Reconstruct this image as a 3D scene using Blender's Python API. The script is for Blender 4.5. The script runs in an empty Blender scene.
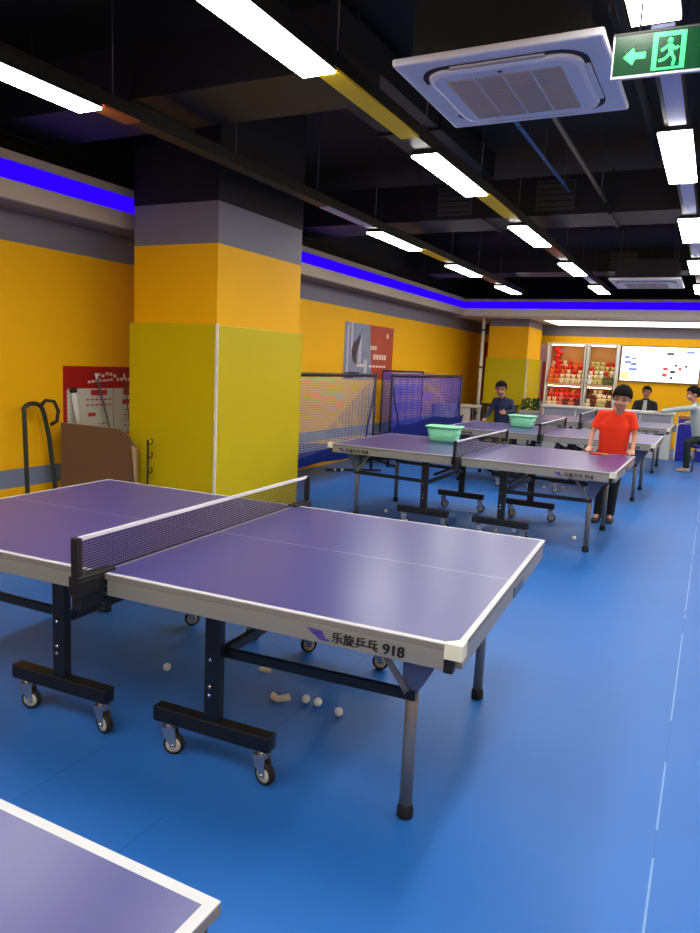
import bpy, bmesh, math, random
from mathutils import Vector, Matrix, Euler
random.seed(7)
S = bpy.context.scene
C = S.collection
# ------------------------------------------------------------------ camera, world, exposure
YAW, PITCH, ROLL, CH, FPX = 0.4643, -0.1445, 0.0474, 1.5686, 714.0
cyw, syw, cp, sp = math.cos(YAW), math.sin(YAW), math.cos(PITCH), math.sin(PITCH)
fwd = Vector((-syw*cp, cyw*cp, sp)); rt = Vector((cyw, syw, 0)); up = rt.cross(fwd)
r2 = math.cos(ROLL)*rt + math.sin(ROLL)*up
u2 = -math.sin(ROLL)*rt + math.cos(ROLL)*up
cd = bpy.data.cameras.new('camera'); cam = bpy.data.objects.new('camera', cd); C.objects.link(cam)
m = Matrix((r2, u2, -fwd)).transposed().to_4x4(); m.translation = (0, 0, CH)
cam.matrix_world = m
cd.sensor_fit = 'HORIZONTAL'; cd.sensor_width = 36; cd.lens = 36*FPX/700; cd.clip_start = 0.05; cd.clip_end = 100
S.camera = cam
w = bpy.data.worlds.new('world'); S.world = w; w.use_nodes = True
w.node_tree.nodes['Background'].inputs[0].default_value = (0.75, 0.85, 1, 1)
w.node_tree.nodes['Background'].inputs[1].default_value = 0.35
S.view_settings.view_transform = 'Standard'; S.view_settings.look = 'None'
S.view_settings.exposure = 0.0; S.view_settings.gamma = 1
LIGHT_STRENGTH = 34.0
BLUE_STRENGTH = 1.35

# ------------------------------------------------------------------ materials
def lin(c):
    return tuple(((v/255)/12.92 if v/255 <= 0.04045 else ((v/255+0.055)/1.055)**2.4) for v in c)
MATS = {}
def mat(name, rgb, rough=0.6, metal=0.0, noise=0.0, nscale=8.0, emit=None, es=0.0, bump=0.0, bscale=200, alpha=1.0, spec=0.5, trans=0.0, coat=0.0):
    m = bpy.data.materials.new(name); m.use_nodes = True; MATS[name] = m
    nt = m.node_tree; b = nt.nodes['Principled BSDF']
    c = lin(rgb)
    b.inputs['Base Color'].default_value = (*c, 1); b.inputs['Roughness'].default_value = rough
    b.inputs['Metallic'].default_value = metal; b.inputs['Alpha'].default_value = alpha
    b.inputs['Specular IOR Level'].default_value = spec; b.inputs['Transmission Weight'].default_value = trans
    b.inputs['Coat Weight'].default_value = coat
    if emit:
        b.inputs['Emission Color'].default_value = (*emit, 1); b.inputs['Emission Strength'].default_value = es
    if noise > 0 or bump > 0:
        tc = nt.nodes.new('ShaderNodeTexCoord')
    if noise > 0:
        n = nt.nodes.new('ShaderNodeTexNoise'); n.inputs['Scale'].default_value = nscale; n.inputs['Detail'].default_value = 4
        nt.links.new(tc.outputs['Object'], n.inputs['Vector'])
        r = nt.nodes.new('ShaderNodeMixRGB'); r.inputs[1].default_value = (*[v*(1-noise) for v in c], 1)
        r.inputs[2].default_value = (*[min(1, v*(1+noise)) for v in c], 1)
        nt.links.new(n.outputs['Fac'], r.inputs[0]); nt.links.new(r.outputs[0], b.inputs['Base Color'])
    if bump > 0:
        n2 = nt.nodes.new('ShaderNodeTexNoise'); n2.inputs['Scale'].default_value = bscale
        nt.links.new(tc.outputs['Object'], n2.inputs['Vector'])
        bp = nt.nodes.new('ShaderNodeBump'); bp.inputs['Strength'].default_value = bump; bp.inputs['Distance'].default_value = 0.01
        nt.links.new(n2.outputs['Fac'], bp.inputs['Height']); nt.links.new(bp.outputs[0], b.inputs['Normal'])
    return m
mat('purple_top', (66, 65, 128), 0.30, noise=0.04, nscale=3, spec=0.6)
mat('white_line', (194, 195, 200), 0.45)
mat('board_side', (128, 124, 120), 0.5)
mat('alu', (152, 152, 144), 0.42, metal=0.35, noise=0.04, nscale=12)
mat('grey_leg', (128, 126, 124), 0.4, metal=0.4)
mat('bracket_blue', (88, 104, 138), 0.45, metal=0.4)
mat('black_steel', (15, 15, 17), 0.42, noise=0.1, nscale=6)
mat('black_plastic', (12, 12, 13), 0.5)
mat('ivory', (228, 228, 206), 0.5)
mat('chrome', (190, 192, 195), 0.25, metal=0.9)
mat('rubber', (13, 13, 14), 0.7)
mat('wheel_disc', (205, 200, 180), 0.5)
mat('print_black', (18, 18, 24), 0.6)
mat('print_purple', (72, 50, 150), 0.6)
mat('net_tape', (232, 232, 240), 0.7)
mat('wall_yellow', (244, 182, 0), 0.62, spec=0.25, noise=0.03, nscale=2, bump=0.03, bscale=60)
mat('wall_grey', (118, 116, 128), 0.65, noise=0.03, nscale=2)
mat('wall_band', (118, 128, 150), 0.6)
mat('wall_black', (7, 8, 14), 0.8, noise=0.15, nscale=3)
mat('duct_black', (10, 12, 20), 0.55, noise=0.15, nscale=4)
mat('cream', (196, 182, 160), 0.6)
mat('soffit', (222, 214, 198), 0.6)
mat('lime_pad', (202, 182, 0), 0.5, spec=0.3, noise=0.03, nscale=3, bump=0.04, bscale=90)
mat('white_strip', (225, 225, 215), 0.4)
mat('blue_neon', (4, 0, 20), 0.8, spec=0.0, emit=(0.02, 0.0, 1.0), es=BLUE_STRENGTH)
mat('lamp_diffuser', (255, 255, 250), 0.5, emit=(1.0, 0.965, 0.90), es=LIGHT_STRENGTH)
mat('soffit_lamp', (255, 255, 250), 0.5, emit=(1.0, 0.93, 0.84), es=2.2)
mat('lamp_body', (8, 8, 10), 0.5)
mat('plate_yellow', (252, 210, 20), 0.5)
mat('plate_orange', (175, 92, 30), 0.5)
mat('plate_lilac', (165, 168, 205), 0.45)
mat('ac_white', (216, 214, 220), 0.45)
mat('ac_grille', (190, 180, 172), 0.6)
mat('ac_slot', (25, 25, 30), 0.7)
mat('pipe_blue', (52, 92, 150), 0.4)
mat('rod_grey', (80, 80, 84), 0.4, metal=0.5)
mat('sign_green', (2, 58, 28), 0.2, alpha=0.82, emit=(0.0, 0.03, 0.01), es=1.0)
mat('sign_lit', (40, 230, 110), 0.4, emit=(0.03, 0.75, 0.18), es=1.0)
mat('sign_frame', (205, 205, 215), 0.3, metal=0.5)
mat('cardboard', (96, 62, 26), 0.75, noise=0.12, nscale=5)
mat('cardboard_edge', (176, 148, 112), 0.8, noise=0.15, nscale=30)
mat('poster_red', (168, 14, 18), 0.45)
mat('poster_white', (205, 208, 196), 0.45)
mat('poster_pinkred', (190, 40, 48), 0.5)
mat('poster_orange', (178, 58, 34), 0.45, noise=0.15, nscale=4)
mat('poster_photo', (128, 136, 160), 0.45, noise=0.3, nscale=7)
mat('poster_dark', (58, 44, 60), 0.5, noise=0.2, nscale=20)
mat('poster_text', (236, 214, 200), 0.5)
mat('trolley_green', (42, 52, 46), 0.4, metal=0.3)
mat('hook_dark', (50, 32, 26), 0.5, metal=0.3)
mat('pole_grey', (92, 88, 84), 0.45, metal=0.3)
mat('mop_white', (215, 220, 220), 0.5)
mat('mint', (140, 232, 190), 0.4, spec=0.4)
mat('ball_white', (240, 240, 236), 0.45)
mat('scrap', (222, 214, 190), 0.7)
mat('navy_frame', (8, 8, 38), 0.5)
mat('blue_cloth', (10, 20, 120), 0.6, noise=0.12, nscale=6)
mat('counter_white', (206, 210, 206), 0.45, noise=0.02)
mat('counter_grey', (140, 142, 156), 0.5)  # tone of the counter's painted shade, also used for the ruled screen lines
mat('bin_blue', (22, 26, 150), 0.5)
mat('bin_orange', (170, 110, 50), 0.5)
mat('pink_white', (220, 195, 200), 0.6)
mat('skin', (196, 140, 112), 0.5, noise=0.05, nscale=14)
mat('skin_dim', (176, 124, 98), 0.5, noise=0.05, nscale=14)
mat('hair', (14, 11, 10), 0.8, spec=0.15, noise=0.3, nscale=40)
mat('eye_dark', (24, 16, 14), 0.3)
mat('lip', (150, 84, 74), 0.5)
mat('shirt_red', (248, 54, 6), 0.75, noise=0.1, nscale=10, bump=0.2, bscale=14)
mat('shirt_navy', (18, 32, 66), 0.8, noise=0.1, nscale=10)
mat('jacket_black', (16, 18, 28), 0.7)
mat('jacket_white', (190, 190, 200), 0.7)
mat('hoodie_grey', (172, 184, 178), 0.8, noise=0.06, nscale=10)
mat('trouser_black', (18, 20, 26), 0.8)
mat('trouser_green', (22, 38, 30), 0.8)
mat('shoe_dark', (24, 24, 30), 0.6)
mat('shoe_light', (190, 170, 150), 0.6)
mat('bat_red', (190, 40, 20), 0.6)
mat('bat_wood', (190, 140, 80), 0.5)
mat('screen_white', (240, 244, 250), 0.3, emit=(0.93, 0.97, 1.0), es=1.05)
mat('screen_blue', (90, 110, 190), 0.4, emit=(0.2, 0.28, 0.75), es=0.5)
mat('screen_red', (200, 60, 60), 0.4, emit=(0.7, 0.1, 0.1), es=0.5)
mat('screen_dark', (60, 60, 80), 0.4)
mat('screen_warm', (250, 220, 150), 0.4, emit=(0.95, 0.7, 0.35), es=0.7)
mat('banner_maroon', (116, 12, 26), 0.6)
mat('banner_pink', (214, 170, 190), 0.6, noise=0.2, nscale=16)
mat('cabinet_back', (190, 128, 62), 0.6, noise=0.2, nscale=4)
mat('cabinet_shelf', (214, 176, 140), 0.5)
mat('cabinet_lamp', (255, 250, 240), 0.5, emit=(1, 0.88, 0.7), es=9)
for n, c in dict(toy_red=(220, 34, 20), toy_orange=(240, 110, 40), toy_pink=(226, 120, 100), toy_cream=(240, 214, 170), toy_white=(235, 235, 228), toy_lime=(205, 190, 110), toy_green=(96, 104, 60), toy_brown=(110, 50, 34)).items():
    mat(n, c, 0.8)
mat('leaf', (26, 74, 30), 0.6, noise=0.3, nscale=20)
mat('planter', (170, 172, 172), 0.5)
mat('bench_dark', (40, 34, 20), 0.6)
mat('desk_top', (196, 190, 180), 0.5)
mat('ducting_silver', (120, 128, 145), 0.35, metal=0.7)
mat('copper', (120, 80, 40), 0.4, metal=0.4)

# net material: fine woven mesh, alpha from object-space grid
def net_mat(name, rgb, pitch, fill, axes, rough=0.8):
    m = mat(name, rgb, rough); nt = m.node_tree; b = nt.nodes['Principled BSDF']
    tc = nt.nodes.new('ShaderNodeTexCoord'); sx = nt.nodes.new('ShaderNodeSeparateXYZ')
    nt.links.new(tc.outputs['Object'], sx.inputs[0])
    outs = []
    for a in axes:
        mu = nt.nodes.new('ShaderNodeMath'); mu.operation = 'MULTIPLY'; mu.inputs[1].default_value = 1/pitch
        fr = nt.nodes.new('ShaderNodeMath'); fr.operation = 'FRACT'
        lt = nt.nodes.new('ShaderNodeMath'); lt.operation = 'LESS_THAN'; lt.inputs[1].default_value = fill
        nt.links.new(sx.outputs[a], mu.inputs[0]); nt.links.new(mu.outputs[0], fr.inputs[0]); nt.links.new(fr.outputs[0], lt.inputs[0])
        outs.append(lt)
    mx = nt.nodes.new('ShaderNodeMath'); mx.operation = 'MAXIMUM'
    nt.links.new(outs[0].outputs[0], mx.inputs[0]); nt.links.new(outs[1].outputs[0], mx.inputs[1])
    nt.links.new(mx.outputs[0], b.inputs['Alpha'])
    return m
net_mat('net_black', (22, 20, 34), 0.010, 0.28, (1, 2))
net_mat('net_blue', (150, 152, 165), 0.03, 0.22, (1, 2))
net_mat('net_blue_dense', (34, 56, 190), 0.03, 0.30, (1, 2))
net_mat('net_side', (30, 50, 150), 0.03, 0.16, (0, 2))

# floor: blue sheet vinyl laid in strips
def floor_mat():
    m = mat('floor_blue', (44, 104, 186), 0.44, spec=0.36); nt = m.node_tree; b = nt.nodes['Principled BSDF']
    tc = nt.nodes.new('ShaderNodeTexCoord'); sx = nt.nodes.new('ShaderNodeSeparateXYZ'); nt.links.new(tc.outputs['Object'], sx.inputs[0])
    def math_(op, a, bb=None, c=None):
        n = nt.nodes.new('ShaderNodeMath'); n.operation = op
        for i, v in enumerate((a, bb, c)):
            if v is None: continue
            if isinstance(v, (int, float)): n.inputs[i].default_value = v
            else: nt.links.new(v, n.inputs[i])
        return n.outputs[0]
    n1 = nt.nodes.new('ShaderNodeTexNoise'); n1.inputs['Scale'].default_value = 0.8; n1.inputs['Detail'].default_value = 5
    nt.links.new(tc.outputs['Object'], n1.inputs['Vector'])
    mix = nt.nodes.new('ShaderNodeMixRGB'); mix.inputs[1].default_value = (*lin((30, 99, 182)), 1); mix.inputs[2].default_value = (*lin((42, 112, 196)), 1)
    nt.links.new(n1.outputs['Fac'], mix.inputs[0])
    sa = math_('LESS_THAN', math_('ABSOLUTE', math_('ADD', sx.outputs[0], 1.525)), 0.003)
    sb = math_('LESS_THAN', math_('ABSOLUTE', math_('ADD', sx.outputs[0], 2.028)), 0.003)
    sc_ = math_('LESS_THAN', math_('ABSOLUTE', math_('ADD', sx.outputs[0], 0.016)), 0.003)
    n4 = nt.nodes.new('ShaderNodeTexNoise'); n4.inputs['Scale'].default_value = 1.1; nt.links.new(tc.outputs['Object'], n4.inputs['Vector'])
    fade = math_('MULTIPLY', math_('MAXIMUM', sa, sb), math_('GREATER_THAN', n4.outputs['Fac'], 0.45))
    seam = math_('MAXIMUM', fade, math_('MULTIPLY', sc_, 0.5))
    d0 = math_('LESS_THAN', math_('ABSOLUTE', math_('ADD', sx.outputs[0], 0.016)), 0.0035)
    n2 = nt.nodes.new('ShaderNodeTexNoise'); n2.inputs['Scale'].default_value = 1.7; nt.links.new(tc.outputs['Object'], n2.inputs['Vector'])
    worn = math_('MULTIPLY', d0, math_('GREATER_THAN', n2.outputs['Fac'], 0.43))
    m1 = nt.nodes.new('ShaderNodeMixRGB'); m1.inputs[2].default_value = (*lin((26, 88, 168)), 1)
    nt.links.new(mix.outputs[0], m1.inputs[1]); nt.links.new(seam, m1.inputs[0])
    m2 = nt.nodes.new('ShaderNodeMixRGB'); m2.inputs[2].default_value = (*lin((116, 158, 208)), 1)
    nt.links.new(m1.outputs[0], m2.inputs[1]); nt.links.new(worn, m2.inputs[0])
    nt.links.new(m2.outputs[0], b.inputs['Base Color'])
    n3 = nt.nodes.new('ShaderNodeTexNoise'); n3.inputs['Scale'].default_value = 220; nt.links.new(tc.outputs['Object'], n3.inputs['Vector'])
    bp = nt.nodes.new('ShaderNodeBump'); bp.inputs['Strength'].default_value = 0.12; bp.inputs['Distance'].default_value = 0.004
    nt.links.new(n3.outputs['Fac'], bp.inputs['Height']); nt.links.new(bp.outputs[0], b.inputs['Normal'])
    return m
floor_mat()

# ------------------------------------------------------------------ geometry helpers
class MB:
    def __init__(s): s.bm = bmesh.new(); s.mats = []
    def mi(s, name):
        if name not in s.mats: s.mats.append(name)
        return s.mats.index(name)
    def face(s, vs, m, smooth=False):
        try: f = s.bm.faces.new(vs)
        except ValueError: return None
        f.material_index = s.mi(m); f.smooth = smooth; return f
    def poly(s, pts, m):
        return s.face([s.bm.verts.new(p) for p in pts], m)
    def box(s, x0, x1, y0, y1, z0, z1, m, bev=0.0):
        v = [s.bm.verts.new((x, y, z)) for z in (z0, z1) for y in (y0, y1) for x in (x0, x1)]
        fs = []
        for q in ((0,2,3,1),(4,5,7,6),(0,1,5,4),(2,6,7,3),(0,4,6,2),(1,3,7,5)):
            fs.append(s.face([v[i] for i in q], m))
        if bev > 0:
            es = set(e for f in fs for e in f.edges)
            r = bmesh.ops.bevel(s.bm, geom=list(es), offset=bev, segments=2, affect='EDGES', profile=0.5)
            for f in r['faces']: f.material_index = s.mi(m)
        return s
    def loft(s, rings, m, closed=True, cap=True, smooth=True):
        R = [[s.bm.verts.new(p) for p in r] for r in rings]
        n = len(R[0])
        for a, b in zip(R[:-1], R[1:]):
            for i in range(n if closed else n-1):
                j = (i+1) % n
                s.face([a[i], a[j], b[j], b[i]], m, smooth)
        if cap: s.face(R[0][::-1], m); s.face(R[-1], m)
        return s
    def tube(s, pts, r, m, n=10, cap=True):
        pts = [Vector(p) for p in pts]; rings = []
        rr = r if isinstance(r, (list, tuple)) else [r]*len(pts)
        prev = None
        for i, p in enumerate(pts):
            d = (pts[min(i+1, len(pts)-1)]-pts[max(i-1, 0)]).normalized()
            if prev is None:
                a = d.orthogonal().normalized()
            else:
                a = (prev - d*prev.dot(d)).normalized()
            prev = a; b = d.cross(a)
            rings.append([p+rr[i]*(math.cos(2*math.pi*k/n)*a+math.sin(2*math.pi*k/n)*b) for k in range(n)])
        return s.loft(rings, m, cap=cap)
    def bar(s, p0, p1, w, h, m, upv=(0, 0, 1)):
        p0 = Vector(p0); p1 = Vector(p1); d = (p1-p0).normalized(); u = Vector(upv); u = (u-d*u.dot(d)).normalized(); a = d.cross(u)
        rings = [[p+a*sx*w/2+u*sy*h/2 for sx, sy in ((-1,-1),(1,-1),(1,1),(-1,1))] for p in (p0, p1)]
        return s.loft(rings, m, smooth=False)
    def lathe(s, prof, c, m, axis='z', n=24, smooth=True):
        rings = []
        for r, h in prof:
            ring = []
            for k in range(n):
                a = 2*math.pi*k/n; x, y = r*math.cos(a), r*math.sin(a)
                if axis == 'z': p = (x, y, h)
                elif axis == 'y': p = (x, h, y)
                else: p = (h, x, y)
                ring.append(Vector(c)+Vector(p))
            rings.append(ring)
        return s.loft(rings, m, smooth=smooth)
    def ell(s, c, r, m, rot=None, nu=16, nv=10):
        rings = []
        M = rot if rot else Matrix.Identity(3)
        for j in range(nv+1):
            t = math.pi*j/nv; rad = max(math.sin(t), 0.02)
            rings.append([Vector(c)+M@Vector((r[0]*rad*math.cos(2*math.pi*k/nu), r[1]*rad*math.sin(2*math.pi*k/nu), -r[2]*math.cos(t))) for k in range(nu)])
        return s.loft(rings, m)
    def cone(s, p0, r0, p1, r1, m, n=14, flat0=False, flat1=False):
        """tapered limb with round or flat ends; r may be (ra, rb) for an oval section (ra along world x)"""
        p0 = Vector(p0); p1 = Vector(p1); d = (p1-p0).normalized()
        ref = Vector((1, 0, 0)) if abs(d.x) < 0.9 else Vector((0, 1, 0))
        a = (ref-d*ref.dot(d)).normalized(); b = d.cross(a)
        def T(r): return r if isinstance(r, (tuple, list)) else (r, r)
        r0 = T(r0); r1 = T(r1); rings = []
        def ring(p, r, k): return [p+k*(r[0]*math.cos(2*math.pi*i/n)*a+r[1]*math.sin(2*math.pi*i/n)*b) for i in range(n)]
        if not flat0:
            for t in (80, 55, 28): q = math.radians(t); rings.append(ring(p0-d*math.sin(q)*min(r0), r0, max(math.cos(q), 0.05)))
        rings.append(ring(p0, r0, 1)); rings.append(ring(p1, r1, 1))
        if not flat1:
            for t in (28, 55, 80): q = math.radians(t); rings.append(ring(p1+d*math.sin(q)*min(r1), r1, max(math.cos(q), 0.05)))
        return s.loft(rings, m)
    def mesh(s, name):
        bmesh.ops.recalc_face_normals(s.bm, faces=s.bm.faces[:])
        me = bpy.data.meshes.new(name); s.bm.to_mesh(me); s.bm.free()
        for n in s.mats: me.materials.append(MATS[n])
        return me
    def build(s, name, parent=None, loc=None):
        o = bpy.data.objects.new(name, s.mesh(name)); C.objects.link(o)
        if parent: o.parent = parent
        if loc: o.location = loc
        return o
def tag(o, label=None, cat=None, group=None, kind=None):
    if label: o['label'] = label
    if cat: o['category'] = cat
    if group: o['group'] = group
    if kind: o['kind'] = kind
    return o
def thing(name, label, cat, loc=(0, 0, 0), rz=0, group=None):
    o = bpy.data.objects.new(name, None); C.objects.link(o); o.empty_display_size = 0.1
    o.location = loc; o.rotation_euler = (0, 0, rz)
    return tag(o, label, cat, group)
def struct(mb, name, parent=None):
    o = mb.build(name, parent)
    if not parent: o['kind'] = 'structure'
    return o
def copy_tree(o, parent=None):
    c = o.copy(); C.objects.link(c)
    if parent: c.parent = parent
    for ch in list(o.children): copy_tree(ch, c)
    return c
def remeshed(mb, name, voxel, smooth=4, matname=None, it=0.5):
    me = mb.mesh(name+'_src'); t = bpy.data.objects.new('tmp', me); C.objects.link(t)
    r = t.modifiers.new('r', 'REMESH'); r.mode = 'VOXEL'; r.voxel_size = voxel; r.use_smooth_shade = True
    if smooth:
        q = t.modifiers.new('s', 'SMOOTH'); q.iterations = smooth; q.factor = it
    dg = bpy.context.evaluated_depsgraph_get(); dg.update()
    out = bpy.data.meshes.new_from_object(t.evaluated_get(dg)); out.name = name
    bpy.data.objects.remove(t); bpy.data.meshes.remove(me)
    out.materials.clear(); out.materials.append(MATS[matname])
    for p in out.polygons: p.use_smooth = True; p.material_index = 0
    return out
def link_mesh(me, name, parent=None, matrix=None):
    o = bpy.data.objects.new(name, me); C.objects.link(o)
    if parent: o.parent = parent
    return o
def text_mesh(body, size, m, extr=0.0008, bold=0.0, align='CENTER'):
    cu = bpy.data.curves.new('t', 'FONT'); cu.body = body; cu.size = size; cu.extrude = extr; cu.align_x = align; cu.align_y = 'CENTER'; cu.offset = bold
    t = bpy.data.objects.new('t', cu); C.objects.link(t)
    dg = bpy.context.evaluated_depsgraph_get(); dg.update()
    me = bpy.data.meshes.new_from_object(t.evaluated_get(dg)); bpy.data.objects.remove(t)
    me.materials.clear(); me.materials.append(MATS[m])
    return me
PI = math.pi

# ------------------------------------------------------------------ room shell
WX, RX, Y0, YB, ZC = -5.2, 4.2, -3.2, 17.3, 3.9
struct(MB().box(WX-.2, RX+.2, Y0-.2, YB+.2, -.1, 0, 'floor_blue'), 'floor')
struct(MB().box(WX-.2, RX+.2, Y0-.2, YB+.2, ZC, ZC+.1, 'wall_black'), 'ceiling')
def banded(f):
    mb = MB()
    for z0, z1, m in ((0, .385, 'wall_yellow'), (.385, .545, 'wall_band'), (.545, 2.41, 'wall_yellow'), (2.41, 2.80, 'wall_grey'), (2.80, ZC, 'wall_black')):
        f(mb, z0, z1, m)
    return mb
struct(banded(lambda b, z0, z1, m: b.box(WX-.15, WX, Y0, YB, z0, z1, m)), 'wall_left')
struct(banded(lambda b, z0, z1, m: b.box(RX, RX+.15, Y0, YB, z0, z1, m)), 'wall_right')
struct(banded(lambda b, z0, z1, m: b.box(WX-.15, RX+.15, YB, YB+.15, z0, z1, m)), 'wall_far')
struct(banded(lambda b, z0, z1, m: b.box(WX-.15, RX+.15, Y0-.15, Y0, z0, z1, m)), 'wall_near')
# light cove along the left wall and across the hall
CF = 14.72; CX = -4.87
mb = MB(); mb.box(WX+.003, CX, Y0, CF, 2.656, 2.668, 'wall_grey')  # grey underside slab also paints the shadow line below the cream ledge
mb.box(WX+.003, CX, Y0, CF, 2.668, 2.806, 'cream')
struct(mb, 'trim_1')
struct(MB().box(WX+.003, CX-.035, Y0, CF+.035, 2.806, 2.95, 'blue_neon'), 'trim_2')
struct(MB().box(WX+.003, CX, Y0, CF, 2.95, 3.015, 'cream'), 'trim_3')
mb = MB(); mb.box(WX+.003, RX-.003, CF, YB-.003, 2.665, 2.806, 'soffit')
struct(mb, 'trim_4')
t = thing('ceiling_light_panel', 'long glowing white panel set in the low ceiling above the counter', 'ceiling light', (-.3, 16.2, 2.66))
MB().box(-3.1, 3.9, -.75, .85, -.02, .003, 'white_strip').build('panel_frame', t)
MB().box(-3.06, 3.86, -.71, .81, -.024, -.0205, 'soffit_lamp').build('diffuser', t)
struct(MB().box(CX-.035, RX-.003, CF+.035, CF+.3, 2.806, 2.95, 'blue_neon'), 'trim_5')
struct(MB().box(WX+.003, RX-.003, CF, CF+.5, 2.95, 3.0, 'cream'), 'trim_6')

# square structural columns wrapped in lime padding
def column(nm, x0, x1, y0, y1, label, ztop=ZC, pad=1.832, band=2.5, gtop=2.84):
    t = thing(nm, label, 'column', ((x0+x1)/2, (y0+y1)/2, 0))
    hx, hy = (x1-x0)/2, (y1-y0)/2
    mb = MB(); mb.box(-hx, hx, -hy, hy, 0, band, 'wall_yellow'); mb.box(-hx, hx, -hy, hy, band, min(gtop, ztop), 'wall_grey')
    if ztop > gtop: mb.box(-hx-.004, hx+.004, -hy-.004, hy+.004, gtop, ztop, 'wall_black')
    mb.build('shaft', t)
    e = .03
    for (a, b, c, d) in ((-hx-e, hx, -hy-e, -hy), (hx, hx+e, -hy-e, hy), (-hx, hx+e, hy, hy+e), (-hx-e, -hx, -hy, hy+e)):
        MB().box(a, b, c, d, 0.0, pad, 'lime_pad', 0.006).build('padding_panel', t)
    for sx in (1,):
        MB().box(sx*(hx+e)-.012, sx*(hx+e)+.012, -hy-e-.006, -hy-e+.006, 0.0, pad+.004, 'white_strip').build('corner_strip', t)
    return t
column('column', -4.72, -3.80, 4.95, 6.29, 'large square column with yellow and grey paint and lime padding, beside the nearest full table')
column('column', -4.52, -3.66, 15.50, 16.80, 'distant square column with lime padding behind the child in navy', ztop=2.662)

# ------------------------------------------------------------------ table tennis table
HL, HW, TH = 1.37, 0.7625, 0.76
def caster(parent, x, y, ang):
    """one swivel caster: fork plate, fork, wheel"""
    k = Matrix.Rotation(ang, 3, 'Z')
    def P(v): return Vector((x, y, 0))+k@Vector(v)
    f = MB()
    f.lathe([(.012, .118), (.017, .118), (.017, .135), (.012, .135)], (x, y, 0), 'chrome', n=12)
    f.loft([[P(p) for p in ((-.026,-.026,z), (.026,-.026,z), (.026,.026,z), (-.026,.026,z))] for z in (.113, .119)], 'chrome', smooth=False)
    for s in (-1, 1):
        f.loft([[P((a, s*.019+b, z)) for a, b in ((x0, -.0015), (x1, -.0015), (x1, .0015), (x0, .0015))] for z, x0, x1 in ((.113, -.026, .026), (.085, -.02, .03), (.044, .004, .034), (.034, .010, .028))], 'chrome', smooth=False)
    f.tube([P((.018, -.026, .043)), P((.018, .026, .043))], .007, 'chrome', n=8)
    f.build('caster_fork', parent)
    wv = MB(); c = P((.018, 0, .043))
    ax = k@Vector((0, 1, 0)); u = Vector((0, 0, 1)); v = ax.cross(u)
    def rg(r, h): return [c+ax*h+r*(math.cos(2*PI*i/22)*u+math.sin(2*PI*i/22)*v) for i in range(22)]
    wv.loft([rg(.031, -.014), rg(.039, -.014), rg(.043, -.008), rg(.043, .008), rg(.039, .014), rg(.031, .014)], 'rubber', cap=False)
    wv.loft([rg(.012, -.0155), rg(.014, -.0175), rg(.022, -.012), (rg(.031, -.0135)), rg(.0315, .0135), rg(.022, .012), rg(.014, .0175), rg(.012, .0155)], 'wheel_disc')
    wv.build('caster_wheel', parent)
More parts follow.
